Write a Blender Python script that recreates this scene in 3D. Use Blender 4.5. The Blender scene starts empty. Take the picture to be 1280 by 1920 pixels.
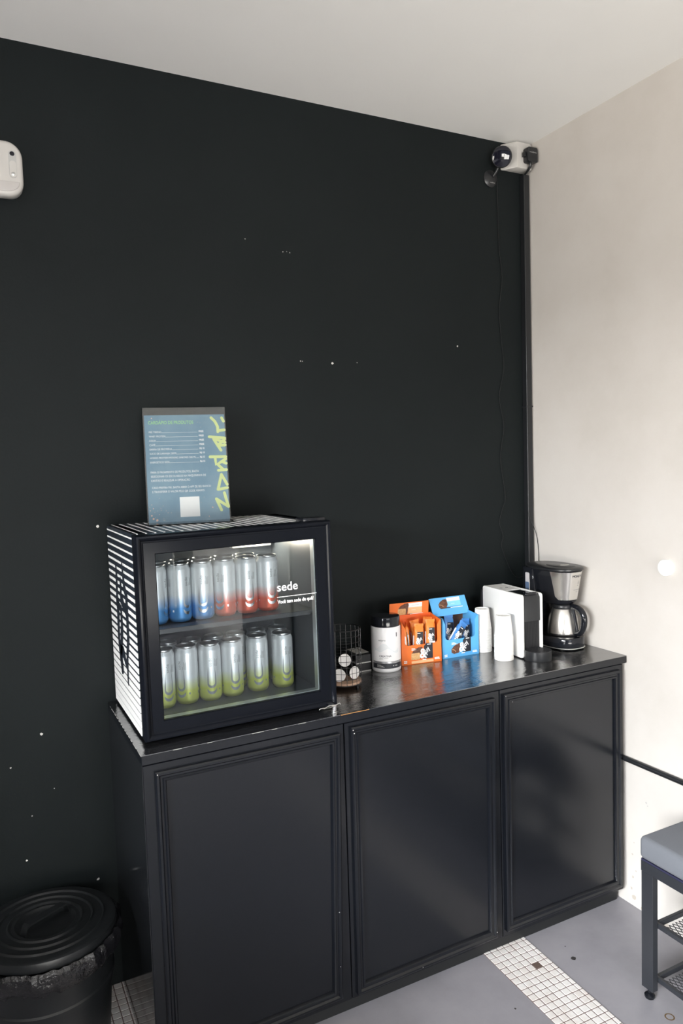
import bpy, bmesh, math, random
from mathutils import Vector, Matrix, Euler
random.seed(7)
PI = math.pi
SC = bpy.context.scene
COL = SC.collection

# ------------------------------------------------------------------ camera
def make_camera():
    yaw, pitch, roll = 0.4700434, -0.0713451, -0.0318105
    cy, sy, cp, sp = math.cos(yaw), math.sin(yaw), math.cos(pitch), math.sin(pitch)
    fwd = Vector((sy*cp, cy*cp, sp)); right = Vector((cy, -sy, 0)); up = right.cross(fwd)
    c, s = math.cos(roll), math.sin(roll)
    r2 = c*right + s*up; u2 = -s*right + c*up
    cam = bpy.data.cameras.new('camera')
    o = bpy.data.objects.new('camera', cam); COL.objects.link(o)
    m = Matrix((r2, u2, -fwd)).transposed().to_4x4()
    m.translation = Vector((-1.8215796, -2.0695640, 1.4549551))
    o.matrix_world = m
    cam.sensor_fit = 'VERTICAL'; cam.sensor_height = 36.0
    cam.lens = 36.0*1380.05/1920.0
    cam.clip_start = 0.02
    SC.camera = o
make_camera()

# ------------------------------------------------------------------ world, lights, exposure
SC.view_settings.view_transform = 'Standard'
SC.view_settings.look = 'None'
SC.view_settings.gamma = 1.0
SC.view_settings.use_curve_mapping = False
SC.view_settings.exposure = 0.0
w = bpy.data.worlds.new('daylight'); SC.world = w; w.use_nodes = True
w.node_tree.nodes['Background'].inputs[0].default_value = (0.80, 0.88, 1.0, 1)
w.node_tree.nodes['Background'].inputs[1].default_value = 0.5

def area(name, loc, target, sx, sy, power, color):
    l = bpy.data.lights.new(name, 'AREA'); l.shape = 'RECTANGLE'
    l.size = sx; l.size_y = sy; l.energy = power; l.color = color
    o = bpy.data.objects.new(name, l); COL.objects.link(o)
    o.location = loc
    o.rotation_euler = (Vector(target)-Vector(loc)).to_track_quat('-Z', 'Y').to_euler()
    return o
# the bright sky outside: large soft lights beyond the window openings, behind and to the left of the camera
area('sky_left', (-6.6, -2.7, 3.2), (0, -1.3, 0.3), 4.6, 2.4, 5450, (0.97, 0.98, 1.0))
area('sky_front', (-1.8, -8.2, 3.9), (-1.2, -1.0, 0.2), 4.0, 2.6, 420, (0.97, 0.98, 1.0))
# sunlit ground outside, bouncing light up through the left opening
area('ground_bounce', (-5.7, -2.6, 0.06), (0, -0.9, 2.3), 3.6, 1.8, 450, (1.0, 0.93, 0.84))
area('fill_front', (-1.9, -6.7, 0.06), (-0.9, 0, 2.2), 3.0, 1.8, 430, (1.0, 0.95, 0.89))  # fill light added to lift the ceiling and front-facing surfaces

# ------------------------------------------------------------------ materials
def mat(name, color, rough=0.5, metal=0.0, spec=0.5, coat=0.0, emis=None, es=0.0, trans=0.0, alpha=1.0):
    m = bpy.data.materials.new(name); m.use_nodes = True
    b = m.node_tree.nodes['Principled BSDF']
    b.inputs['Base Color'].default_value = (*color, 1)
    b.inputs['Roughness'].default_value = rough
    b.inputs['Metallic'].default_value = metal
    b.inputs['Specular IOR Level'].default_value = spec
    b.inputs['Coat Weight'].default_value = coat
    b.inputs['Coat Roughness'].default_value = 0.08
    if emis:
        b.inputs['Emission Color'].default_value = (*emis, 1)
        b.inputs['Emission Strength'].default_value = es
    return m
def nodes(m): return m.node_tree.nodes, m.node_tree.links, m.node_tree.nodes['Principled BSDF']
def noise(m, scale, detail=4, rough=0.6, stretch=None, coords='Object'):
    n, l, b = nodes(m)
    tc = n.new('ShaderNodeTexCoord'); t = n.new('ShaderNodeTexNoise')
    t.inputs['Scale'].default_value = scale; t.inputs['Detail'].default_value = detail
    t.inputs['Roughness'].default_value = rough
    if stretch:
        mp = n.new('ShaderNodeMapping'); mp.inputs['Scale'].default_value = stretch
        l.new(tc.outputs[coords], mp.inputs[0]); l.new(mp.outputs[0], t.inputs['Vector'])
    else: l.new(tc.outputs[coords], t.inputs['Vector'])
    return t
def ramp(m, fac, stops):
    n, l, b = nodes(m); r = n.new('ShaderNodeValToRGB')
    e = r.color_ramp.elements
    while len(e) < len(stops): e.new(0.5)
    for i, (p, c) in enumerate(stops):
        e[i].position = p; e[i].color = (*c, 1) if len(c) == 3 else c
    l.new(fac, r.inputs[0]); return r
def bump(m, height, strength, dist=0.01, chain=None):
    n, l, b = nodes(m); u = n.new('ShaderNodeBump')
    u.inputs['Strength'].default_value = strength; u.inputs['Distance'].default_value = dist
    l.new(height, u.inputs['Height'])
    if chain: l.new(chain.outputs[0], u.inputs['Normal'])
    l.new(u.outputs[0], b.inputs['Normal']); return u
def col_noise(m, scale, stops, detail=5, stretch=None):
    t = noise(m, scale, detail, 0.62, stretch); r = ramp(m, t.outputs[0], stops)
    n, l, b = nodes(m); l.new(r.outputs[0], b.inputs['Base Color']); return t

M = {}
M['dark_wall'] = mat('dark_wall', (0.010, 0.0125, 0.0125), 0.6, spec=0.16)
t = col_noise(M['dark_wall'], 1.6, [(0.3, (0.0050, 0.0074, 0.0080)), (0.7, (0.0072, 0.0100, 0.0106))])
t2 = noise(M['dark_wall'], 160, 3); bump(M['dark_wall'], t2.outputs[0], 0.25, 0.002)
M['unseen_dark'] = mat('unseen_dark', (0.06, 0.062, 0.068), 0.5)  # for the unseen front wall and the added panel and block
M['stucco'] = mat('stucco', (0.72, 0.69, 0.66), 0.75, spec=0.25)
t = col_noise(M['stucco'], 1.7, [(0.28, (0.52, 0.485, 0.445)), (0.5, (0.58, 0.545, 0.51)), (0.75, (0.625, 0.595, 0.565))], 7)
t2 = noise(M['stucco'], 9, 8, 0.65); bump(M['stucco'], t2.outputs[0], 0.12, 0.01)
M['wall_stain'] = mat('wall_stain', (0.45, 0.40, 0.35), 0.9)
M['wall_grey'] = mat('wall_grey', (0.42, 0.41, 0.40), 0.9)
M['ceiling'] = mat('ceiling', (0.60, 0.585, 0.555), 0.9, spec=0.1)
t = col_noise(M['ceiling'], 0.9, [(0.3, (0.80, 0.79, 0.77)), (0.7, (0.85, 0.84, 0.82))], 4)
M['concrete'] = mat('concrete', (0.2, 0.2, 0.21), 0.42, spec=0.4)
t = col_noise(M['concrete'], 3.2, [(0.25, (0.225, 0.218, 0.240)), (0.5, (0.29, 0.282, 0.308)), (0.75, (0.345, 0.335, 0.36))], 8)
t2 = noise(M['concrete'], 30, 6); bump(M['concrete'], t2.outputs[0], 0.06, 0.004)
M['tile'] = mat('tile', (0.80, 0.76, 0.74), 0.3)
col_noise(M['tile'], 14, [(0.3, (0.72, 0.66, 0.63)), (0.55, (0.83, 0.80, 0.79))], 3)
M['grout'] = mat('grout', (0.16, 0.11, 0.10), 0.9)
M['tile_brown'] = mat('tile_brown', (0.12, 0.085, 0.07), 0.6)
M['spot'] = mat('spot', (0.03, 0.027, 0.027), 0.8)
M['rust'] = mat('rust', (0.13, 0.08, 0.035), 0.9)
M['chip'] = mat('chip', (0.62, 0.60, 0.57), 0.8)
M['black_paint'] = mat('black_paint', (0.0050, 0.0060, 0.0085), 0.22, spec=0.5)
t = noise(M['black_paint'], 260, 2); bump(M['black_paint'], t.outputs[0], 0.10, 0.001)
M['black_side'] = mat('black_side', (0.012, 0.013, 0.015), 0.10, spec=0.5)
M['plinth'] = mat('plinth', (0.010, 0.011, 0.012), 0.5)
M['vinyl'] = mat('vinyl', (0.012, 0.012, 0.013), 0.11)
M['vinyl'].node_tree.nodes['Principled BSDF'].inputs['IOR'].default_value = 4.0
ta = noise(M['vinyl'], 8, 6, 0.62, (1.3, 2.6, 1)); tb = noise(M['vinyl'], 60, 4, 0.6, (1.0, 2.5, 1))
bb = bump(M['vinyl'], ta.outputs[0], 0.20, 0.02); bump(M['vinyl'], tb.outputs[0], 0.13, 0.004, bb)
M['raw_wood'] = mat('raw_wood', (0.40, 0.19, 0.06), 0.7)
M['gloss_black'] = mat('gloss_black', (0.008, 0.009, 0.012), 0.13, spec=0.38)
M['door_black'] = mat('door_black', (0.005, 0.006, 0.009), 0.2, spec=0.12)
M['satin_black'] = mat('satin_black', (0.013, 0.014, 0.016), 0.32)
M['matte_black'] = mat('matte_black', (0.014, 0.014, 0.015), 0.6)
M['side_navy'] = mat('side_navy', (0.016, 0.021, 0.030), 0.28)
M['white_vinyl'] = mat('white_vinyl', (0.86, 0.85, 0.84), 0.35)
M['liner'] = mat('liner', (0.075, 0.088, 0.10), 0.35)
M['shelf_dark'] = mat('shelf_dark', (0.03, 0.034, 0.036), 0.3)
M['silver'] = mat('silver', (0.80, 0.80, 0.79), 0.28, metal=1.0)
M['chrome'] = mat('chrome', (0.86, 0.86, 0.86), 0.12, metal=1.0)
M['spacer'] = mat('spacer', (0.74, 0.78, 0.77), 0.35, metal=0.6)
M['steel'] = mat('steel', (0.70, 0.68, 0.65), 0.27, metal=1.0)
t = noise(M['steel'], 60, 2, 0.5, (1, 1, 0.02)); bump(M['steel'], t.outputs[0], 0.02, 0.001)
M['lamp'] = mat('lamp', (1, 0.9, 0.75), 0.5, emis=(1.0, 0.80, 0.52), es=9.0)
M['white_text'] = mat('white_text', (0.88, 0.88, 0.88), 0.4)
M['gray_text'] = mat('gray_text', (0.22, 0.235, 0.24), 0.4)
M['dark_text'] = mat('dark_text', (0.03, 0.032, 0.045), 0.4)
M['white_plastic'] = mat('white_plastic', (0.82, 0.81, 0.79), 0.30)
M['sensor_white'] = mat('sensor_white', (0.52, 0.50, 0.475), 0.35)
M['sensor_cap'] = mat('sensor_cap', (0.46, 0.435, 0.42), 0.25)
M['gray_plastic'] = mat('gray_plastic', (0.42, 0.415, 0.405), 0.35)
M['paper_cup'] = mat('paper_cup', (0.84, 0.825, 0.80), 0.65, spec=0.2)
M['cork'] = mat('cork', (0.46, 0.30, 0.21), 0.7)
col_noise(M['cork'], 60, [(0.3, (0.40, 0.25, 0.17)), (0.7, (0.52, 0.35, 0.25))], 4)
M['capsule_lid'] = mat('capsule_lid', (0.78, 0.76, 0.75), 0.4)
M['wire'] = mat('wire', (0.016, 0.016, 0.018), 0.3, metal=0.3)
M['orange'] = mat('orange', (0.80, 0.165, 0.022), 0.45)
M['orange_in'] = mat('orange_in', (0.78, 0.115, 0.015), 0.5)
M['orange_foil'] = mat('orange_foil', (0.84, 0.24, 0.035), 0.28, spec=0.6)
M['peach'] = mat('peach', (0.82, 0.50, 0.26), 0.5)
M['blue'] = mat('blue', (0.105, 0.40, 0.76), 0.45)
M['light_blue'] = mat('light_blue', (0.22, 0.58, 0.83), 0.45)
M['blue_foil'] = mat('blue_foil', (0.06, 0.22, 0.55), 0.25, spec=0.6)
M['carton_brown'] = mat('carton_brown', (0.17, 0.075, 0.04), 0.7)
M['choc'] = mat('choc', (0.115, 0.045, 0.025), 0.5)
col_noise(M['choc'], 120, [(0.35, (0.075, 0.028, 0.016)), (0.7, (0.17, 0.07, 0.04))], 3)
M['nougat'] = mat('nougat', (0.66, 0.39, 0.17), 0.6)
col_noise(M['nougat'], 150, [(0.35, (0.55, 0.30, 0.12)), (0.7, (0.72, 0.46, 0.22))], 3)
M['label_black'] = mat('label_black', (0.018, 0.02, 0.028), 0.4)
M['pot_white'] = mat('pot_white', (0.80, 0.79, 0.80), 0.32)
M['pot_wave'] = mat('pot_wave', (0.62, 0.68, 0.72), 0.35)
M['pot_grey'] = mat('pot_grey', (0.55, 0.55, 0.57), 0.22, metal=0.7)
M['pot_shade'] = mat('pot_shade', (0.72, 0.735, 0.75), 0.35)
M['carton_grey'] = mat('carton_grey', (0.42, 0.41, 0.38), 0.6)
M['print_blue'] = mat('print_blue', (0.115, 0.235, 0.335), 0.35)
col_noise(M['print_blue'], 9, [(0.3, (0.095, 0.225, 0.335)), (0.7, (0.19, 0.325, 0.42))], 4)
M['lime'] = mat('lime', (0.66, 0.74, 0.30), 0.4)
M['green_text'] = mat('green_text', (0.30, 0.62, 0.28), 0.4)
M['speck'] = mat('speck', (0.75, 0.52, 0.42), 0.5)
M['fabric'] = mat('fabric', (0.155, 0.163, 0.182), 0.9, spec=0.1)
t = noise(M['fabric'], 420, 2); bump(M['fabric'], t.outputs[0], 0.35, 0.002)
M['navy_edge'] = mat('navy_edge', (0.02, 0.02, 0.05), 0.5)
M['bench_metal'] = mat('bench_metal', (0.020, 0.022, 0.027), 0.42)
M['bin_plastic'] = mat('bin_plastic', (0.012, 0.0135, 0.015), 0.38)
t = noise(M['bin_plastic'], 90, 4); bump(M['bin_plastic'], t.outputs[0], 0.12, 0.003)
M['bag'] = mat('bag', (0.010, 0.010, 0.012), 0.16, spec=0.8)
t = noise(M['bag'], 38, 5); bump(M['bag'], t.outputs[0], 0.8, 0.012)
M['lens'] = mat('lens', (0.006, 0.006, 0.012), 0.04, spec=0.5)
M['red_led'] = mat('red_led', (0.8, 0.1, 0.1), 0.4, emis=(1.0, 0.35, 0.3), es=1.5)
M['mesh_black'] = mat('mesh_black', (0.02, 0.02, 0.022), 0.45)
M['tank'] = mat('tank', (0.03, 0.03, 0.033), 0.08)
M['water_window'] = mat('water_window', (0.48, 0.46, 0.47), 0.25)
M['water'] = mat('water', (0.10, 0.15, 0.24), 0.2)

def arch_glass(name, tint=(1, 1, 1), ior=1.5, rough=0.0, boost=0.0):
    m = bpy.data.materials.new(name); m.use_nodes = True
    n, l = m.node_tree.nodes, m.node_tree.links
    n.remove(n['Principled BSDF'])
    tr = n.new('ShaderNodeBsdfTransparent'); tr.inputs[0].default_value = (*tint, 1)
    gl = n.new('ShaderNodeBsdfGlossy'); gl.inputs['Roughness'].default_value = rough
    fr = n.new('ShaderNodeFresnel'); fr.inputs[0].default_value = ior
    mx = n.new('ShaderNodeMixShader')
    if boost:
        ad = n.new('ShaderNodeMath'); ad.operation = 'ADD'; ad.use_clamp = True; ad.inputs[1].default_value = boost
        l.new(fr.outputs[0], ad.inputs[0]); l.new(ad.outputs[0], mx.inputs[0])
    else: l.new(fr.outputs[0], mx.inputs[0])
    l.new(tr.outputs[0], mx.inputs[1]); l.new(gl.outputs[0], mx.inputs[2])
    l.new(mx.outputs[0], n['Material Output'].inputs[0])
    return m
M['pane'] = arch_glass('pane', (0.95, 0.98, 1.0), 1.45, 0.0)
M['acrylic'] = arch_glass('acrylic', (0.97, 0.98, 0.98), 1.49)
M['window_glass'] = arch_glass('window_glass', (0.97, 0.98, 0.98), 1.5)

def can_mat(name, lowc):
    m = mat(name, (0.7, 0.7, 0.7), 0.34, metal=0.35)
    n, l, b = nodes(m)
    tc = n.new('ShaderNodeTexCoord'); sp = n.new('ShaderNodeSeparateXYZ'); l.new(tc.outputs['Object'], sp.inputs[0])
    ma = n.new('ShaderNodeMath'); ma.operation = 'DIVIDE'; ma.inputs[1].default_value = 0.146
    l.new(sp.outputs[2], ma.inputs[0])
    r = ramp(m, ma.outputs[0], [(0.0, lowc), (0.24, lowc), (0.46, (0.74, 0.76, 0.76)), (1.0, (0.78, 0.79, 0.79))])
    l.new(r.outputs[0], b.inputs['Base Color'])
    return m
M['can_lime'] = can_mat('can_lime', (0.55, 0.60, 0.13))
M['can_blue'] = can_mat('can_blue', (0.10, 0.30, 0.62))
M['can_red'] = can_mat('can_red', (0.66, 0.11, 0.055))

# ------------------------------------------------------------------ builders
def wm(o):
    m = o.matrix_basis.copy()
    while o.parent:
        o = o.parent; m = o.matrix_basis @ m
    return m

class MB:
    """Collects shapes and links them as ONE mesh object."""
    def __init__(self): self.bm = bmesh.new(); self.mats = []
    def mi(self, m):
        m = M[m]
        if m not in self.mats: self.mats.append(m)
        return self.mats.index(m)
    def _add(self, vs, fs, m, T=None):
        i = self.mi(m)
        bv = [self.bm.verts.new((T @ Vector(v)) if T else Vector(v)) for v in vs]
        out = []
        for f in fs:
            try: fc = self.bm.faces.new([bv[k] for k in f])
            except ValueError: continue
            fc.material_index = i; out.append(fc)
        return bv, out
    def box(self, a, b, m, bev=0.0, seg=2, T=None):
        x0, y0, z0 = a; x1, y1, z1 = b
        tmp = bmesh.new()
        v = [tmp.verts.new(p) for p in [(x0,y0,z0),(x1,y0,z0),(x1,y1,z0),(x0,y1,z0),(x0,y0,z1),(x1,y0,z1),(x1,y1,z1),(x0,y1,z1)]]
        for f in [(0,3,2,1),(4,5,6,7),(0,1,5,4),(1,2,6,5),(2,3,7,6),(3,0,4,7)]: tmp.faces.new([v[k] for k in f])
        if bev > 0:
            bmesh.ops.bevel(tmp, geom=tmp.edges[:], offset=bev, segments=seg, affect='EDGES', profile=0.5)
        self.merge(tmp, m, T); return self
    def merge(self, tmp, m, T=None):
        tmp.verts.index_update()
        self._add([v.co.copy() for v in tmp.verts], [[v.index for v in f.verts] for f in tmp.faces], m, T); tmp.free()
    def prism(self, poly, axis, a, b, m, bev=0.0, seg=2, T=None):
        """poly of 2D points extruded along axis ('x','y','z') from a to b; counter-clockwise poly."""
        def P(p, h):
            return {'x': (h, p[0], p[1]), 'y': (p[0], h, p[1]), 'z': (p[0], p[1], h)}[axis]
        n = len(poly); tmp = bmesh.new()
        A = [tmp.verts.new(P(p, a)) for p in poly]; B = [tmp.verts.new(P(p, b)) for p in poly]
        tmp.faces.new(A[::-1]); tmp.faces.new(B)
        for i in range(n): tmp.faces.new((A[i], A[(i+1) % n], B[(i+1) % n], B[i]))
        bmesh.ops.recalc_face_normals(tmp, faces=tmp.faces[:])
        if bev > 0:
            eds = [e for e in tmp.edges if (e.verts[0] in A) == (e.verts[1] in A)]
            bmesh.ops.bevel(tmp, geom=eds, offset=bev, segments=seg, affect='EDGES', profile=0.5)
        self.merge(tmp, m, T); return self
    def lathe(self, prof, m, c=(0, 0, 0), seg=40, T=None, cap0=False, cap1=False, wob=None, ang=None):
        vs, fs = [], []; n = len(prof); full = ang is None
        cnt = seg if full else seg+1
        for k in range(cnt):
            a = 2*PI*k/seg if full else ang[0]+(ang[1]-ang[0])*k/seg
            for j, (r, z) in enumerate(prof):
                dr, dz = wob(a, j) if wob else (0, 0)
                vs.append((c[0]+(r+dr)*math.cos(a), c[1]+(r+dr)*math.sin(a), c[2]+z+dz))
        for k in range(seg):
            k2 = (k+1) % cnt
            for j in range(n-1): fs.append((k*n+j, k2*n+j, k2*n+j+1, k*n+j+1))
        if cap0: fs.append([k*n for k in range(cnt)][::-1])
        if cap1: fs.append([k*n+n-1 for k in range(cnt)])
        self._add(vs, fs, m, T); return self
    def tube(self, pts, r, m, seg=8, closed=False, T=None, caps=True):
        pts = [Vector(p) for p in pts]; n = len(pts); vs, fs = [], []
        up = None
        for i, p in enumerate(pts):
            if closed: d = pts[(i+1) % n]-pts[i-1]
            else: d = pts[min(i+1, n-1)]-pts[max(i-1, 0)]
            d.normalize()
            if up is None: up = d.orthogonal().normalized()
            else: up = (up-d*up.dot(d)); up = up.normalized() if up.length > 1e-6 else d.orthogonal().normalized()
            s = d.cross(up)
            rr = r[i] if isinstance(r, (list, tuple)) else r
            for k in range(seg):
                a = 2*PI*k/seg; vs.append(p+up*rr*math.cos(a)+s*rr*math.sin(a))
        R_ = n if closed else n-1
        for i in range(R_):
            j = (i+1) % n
            for k in range(seg): fs.append((i*seg+k, i*seg+(k+1) % seg, j*seg+(k+1) % seg, j*seg+k))
        if not closed and caps:
            fs.append(list(range(seg))[::-1]); fs.append([(n-1)*seg+k for k in range(seg)])
        self._add(vs, fs, m, T); return self
    def ring(self, q, y, prof, m, T=None, close=False):
        """mitred frame facing -Y. q = TL,TR,BR,BL (x,z); prof = (inset, height towards -Y)."""
        sg = [(1, -1), (-1, -1), (-1, 1), (1, 1)]; vs, fs = [], []; n = len(prof)
        for (x, z), (sx, sz) in zip(q, sg):
            for d, h in prof: vs.append((x+sx*d, y-h, z+sz*d))
        for i in range(4):
            j = (i+1) % 4
            for k in range(n-1 if not close else n):
                k2 = (k+1) % n; fs.append((i*n+k, i*n+k2, j*n+k2, j*n+k))
        self._add(vs, fs, m, T); return self
    def poly(self, pts, m, T=None):
        self._add(pts, [list(range(len(pts)))], m, T); return self
    def stroke(self, pts, wd, m, T, seg=6):
        """flat round-ended stroke in the XY plane of T."""
        P = [Vector((p[0], p[1])) for p in pts]; n = len(P)
        W = [x/2 for x in wd] if isinstance(wd, (list, tuple)) else [wd/2]*n
        L, R_ = [], []
        for i in range(n):
            d = (P[min(i+1, n-1)]-P[max(i-1, 0)]).normalized(); nn = Vector((-d.y, d.x))
            L.append(P[i]+nn*W[i]); R_.append(P[i]-nn*W[i])
        for i in range(n-1):
            self._add([(L[i].x, L[i].y, 0), (R_[i].x, R_[i].y, 0), (R_[i+1].x, R_[i+1].y, 0), (L[i+1].x, L[i+1].y, 0)], [(0, 1, 2, 3)], m, T)
        for i in (0, n-1):
            self._add([(P[i].x+W[i]*math.cos(2*PI*k/14), P[i].y+W[i]*math.sin(2*PI*k/14), 0.00001) for k in range(14)], [list(range(14))], m, T)
        return self
    def text(self, s, size, m, T, align='LEFT', shear=0.0, bold=0.0, wrap=None, spacing=1.0, width=None):
        cu = bpy.data.curves.new('text', 'FONT'); cu.body = s; cu.size = size; cu.align_x = align
        cu.shear = shear; cu.offset = bold; cu.space_character = spacing; cu.resolution_u = 3; cu.fill_mode = 'FRONT'
        ob = bpy.data.objects.new('text', cu); COL.objects.link(ob)
        dg = bpy.context.evaluated_depsgraph_get(); dg.update()
        me = bpy.data.meshes.new_from_object(ob.evaluated_get(dg))
        vs = [v.co.copy() for v in me.vertices]; fs = [list(p.vertices) for p in me.polygons]
        bpy.data.objects.remove(ob); bpy.data.curves.remove(cu); bpy.data.meshes.remove(me)
        if width and vs:
            xs = [v.x for v in vs]; k = width/(max(xs)-min(xs))
            for v in vs: v.x *= k
        vs = [T @ v for v in vs]
        if wrap:
            r, = wrap  # vertices are (arc length, height): wrap around z at angle -90deg
            vs = [Vector((r*math.sin(v.x/r), -r*math.cos(v.x/r), v.y)) for v in vs]
        self._add(vs, fs, m); return self
    def build(self, name, parent=None, world=True, smooth=35, solid=0):
        me = bpy.data.meshes.new(name)
        if solid:
            bmesh.ops.solidify(self.bm, geom=self.bm.faces[:], thickness=solid)
        if parent and world: self.bm.transform(wm(parent).inverted())
        self.bm.normal_update()
        self.bm.to_mesh(me); self.bm.free()
        for m in self.mats: me.materials.append(m)
        if smooth:
            for p in me.polygons: p.use_smooth = True
            me.set_sharp_from_angle(angle=math.radians(smooth))
        o = bpy.data.objects.new(name, me); COL.objects.link(o)
        if parent: o.parent = parent
        return o

def thing(name, label, cat, loc=(0, 0, 0), rotz=0, group=None):
    o = bpy.data.objects.new(name, None); COL.objects.link(o); o.empty_display_size = 0.05
    o.location = loc; o.rotation_euler = (0, 0, rotz)
    o['label'] = label; o['category'] = cat
    if group: o['group'] = group
    return o
def tag(o, label, cat, group=None):
    o['label'] = label; o['category'] = cat
    if group: o['group'] = group
    return o
def struct(o): o['kind'] = 'structure'; return o
def dup(root, loc, rotz, label, group=None):
    r = root.copy(); COL.objects.link(r); r.location = loc; r.rotation_euler = (0, 0, rotz)
    r['label'] = label
    if group: r['group'] = group
    for ch in list(root.children):
        c = ch.copy(); COL.objects.link(c); c.parent = r
        for g in ch.children:
            d = g.copy(); COL.objects.link(d); d.parent = c
    return r
def front(x, y, z): return Matrix.Translation((x, y, z)) @ Matrix.Rotation(PI/2, 4, 'X')   # XY plane facing -Y
def circ(cx, cy, rx, ry, n=24, a0=0, a1=2*PI):
    return [(cx+rx*math.cos(a0+(a1-a0)*k/n), cy+ry*math.sin(a0+(a1-a0)*k/n)) for k in range(n if abs(a1-a0-2*PI) < 1e-6 else n+1)]
def rrect(x0, y0, x1, y1, r, n=6):
    out = []
    for cx, cy, a in [(x1-r, y1-r, 0), (x0+r, y1-r, PI/2), (x0+r, y0+r, PI), (x1-r, y0+r, 1.5*PI)]:
        out += [(cx+r*math.cos(a+PI/2*k/n), cy+r*math.sin(a+PI/2*k/n)) for k in range(n+1)]
    return out
def blob(cx, cy, r, n=7, jag=0.45):
    return [(cx+r*(1-jag*random.random())*math.cos(2*PI*k/n), cy+r*(1-jag*random.random())*math.sin(2*PI*k/n)) for k in range(n)]

def smooth_pts(P, n=5):
    P = [Vector(p) for p in P]; out = []
    for i in range(len(P)-1):
        p0, p1, p2, p3 = P[max(i-1, 0)], P[i], P[i+1], P[min(i+2, len(P)-1)]
        for k in range(n):
            t = k/n
            out.append(.5*((2*p1)+(-p0+p2)*t+(2*p0-5*p1+4*p2-p3)*t*t+(-p0+3*p1-3*p2+p3)*t**3))
    out.append(P[-1]); return out

# ------------------------------------------------------------------ room shell
HC = 2.527
X0, X1, Y0, Y1 = -4.2, 0.0, -5.3, 0.0
b = MB(); b.box((X0-.1, Y0-.1, -0.10), (X1+.1, Y1+.1, 0.0), 'concrete')
for (x, y, r, m) in [(-.3462, -.5505, .009, 'spot'), (-.62, -.62, .004, 'spot'), (-.55, -.62, .006, 'spot'), (-.33, -.50, .003, 'spot'), (-.48, -.83, .003, 'spot')]:
    b.poly([(p[0], p[1], .0006) for p in blob(x, y, r)], m)
rr = circ(-.2961, -.8351, .0125, .0125, 20)
for k in range(20):
    k2 = (k+1) % 20; c = Vector((-.2961, -.8351, 0))
    P0, P1 = Vector((*rr[k], .0006)), Vector((*rr[k2], .0006))
    Q0 = c+(P0-c)*.72; Q1 = c+(P1-c)*.72; Q0.z = Q1.z = .0006
    b.poly([P0, P1, Q1, Q0], 'rust')
struct(b.build('floor', smooth=0))

def mosaic(name, x0, x1, y0, y1, skew, brown=()):
    b = MB(); p = .0232; rnd = random.Random(5)
    T = Matrix.Translation((x0, y1, 0)) @ Matrix.Rotation(skew, 4, 'Z')
    b.box((0, y0-y1, -.001), (x1-x0, 0, .0010), 'grout', T=T)
    nx, ny = int((x1-x0)/p)+1, int((y1-y0)/p)
    for i in range(nx):
        for j in range(ny):
            g = .0013
            a = (i*p+g+rnd.uniform(-.0004, .0004), -(j+1)*p+g, .0005)
            c = (min((i+1)*p-g, x1-x0-.0008)+rnd.uniform(-.0004, .0004), -j*p-g, .0022+rnd.uniform(-.0002, .0002))
            if c[0]-a[0] < .004: continue
            b.box(a, c, 'tile_brown' if (i, j) in brown else 'tile', bev=.0007, seg=1, T=T)
    return struct(b.build(name, smooth=0))
mosaic('trim_1', -.556, -.404, -2.3, -.30, math.radians(-1.6), brown={(4, 9)})
mosaic('trim_2', -1.655, -1.503, -2.3, -.001, 0)

b = MB(); b.box((X0-.1, 0, -.1), (X1+.1, .12, HC+.1), 'dark_wall')
for (x, z, r) in [(-.7853, 1.7538, .0048), (-.8938, 1.7569, .003), (-.887, 1.7565, .002), (-.6986, 1.7581, .0022), (-1.5111, 1.295, .0045), (-1.6828, .754, .005),
                  (-1.5617, .3176, .0055), (-1.7385, .4217, .0035), (-.9386, 2.0778, .0025), (-.9163, 2.0769, .0028), (-.926, 2.079, .0018), (-.31, 1.8255, .004),
                  (-1.0565, 2.1028, .0022), (-1.7623, .6787, .003), (-1.7188, .538, .0025), (-1.66, .60, .002)]:
    pts = blob(x, z, r, 7, .55)
    b.poly([(p[0], -.0005, p[1]) for p in pts], 'chip')
struct(b.build('wall_back', smooth=0))
b = MB(); b.box((X1, Y0-.1, -.1), (X1+.12, Y1+.12, HC+.1), 'stucco'); 
rw = random.Random(2)
for (y, z, r, m) in [(-.452, .055, .006, 'wall_stain'), (-.458, .095, .005, 'wall_stain'), (-.47, .12, .004, 'wall_stain'), (-.463, .03, .012, 'wall_stain'), (-.50, .008, .012, 'wall_stain'), (-.54, .006, .012, 'wall_stain'), (-.58, .005, .012, 'wall_stain'), (-.51, .36, .004, 'wall_grey'), (-.515, .352, .003, 'wall_grey'), (-.462, .21, .003, 'wall_stain'), (-.456, .17, .004, 'wall_stain'), (-.64, .09, .003, 'wall_stain'), (-.65, .085, .002, 'wall_stain')]:
    pts = [(y+r*(1.6 if z < .012 else 1)*(1-.5*rw.random())*math.cos(2*PI*k/8), max(.0005, z+r*(1-.5*rw.random())*math.sin(2*PI*k/8))) for k in range(8)]
    b.poly([(-.0005, p[0], p[1]) for p in pts][::-1], m)
struct(b.build('wall_right', smooth=0))
b = MB(); b.box((X0-.1, Y0-.1, HC), (X1+.1, Y1+.1, HC+.1), 'ceiling'); struct(b.build('ceiling', smooth=0))
def wall_with_hole(name, axis, at, th, u0, u1, hu0, hu1, hz0, hz1, m):
    b = MB()
    def bx(ua, ub, za, zb):
        if axis == 'x': b.box((at-th, ua, za), (at, ub, zb), m)
        else: b.box((ua, at-th, za), (ub, at, zb), m)
    bx(u0, hu0, 0, HC); bx(hu1, u1, 0, HC); bx(hu0, hu1, hz1, HC)
    if hz0 > 0: bx(hu0, hu1, 0, hz0)
    return struct(b.build(name, smooth=0))
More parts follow.
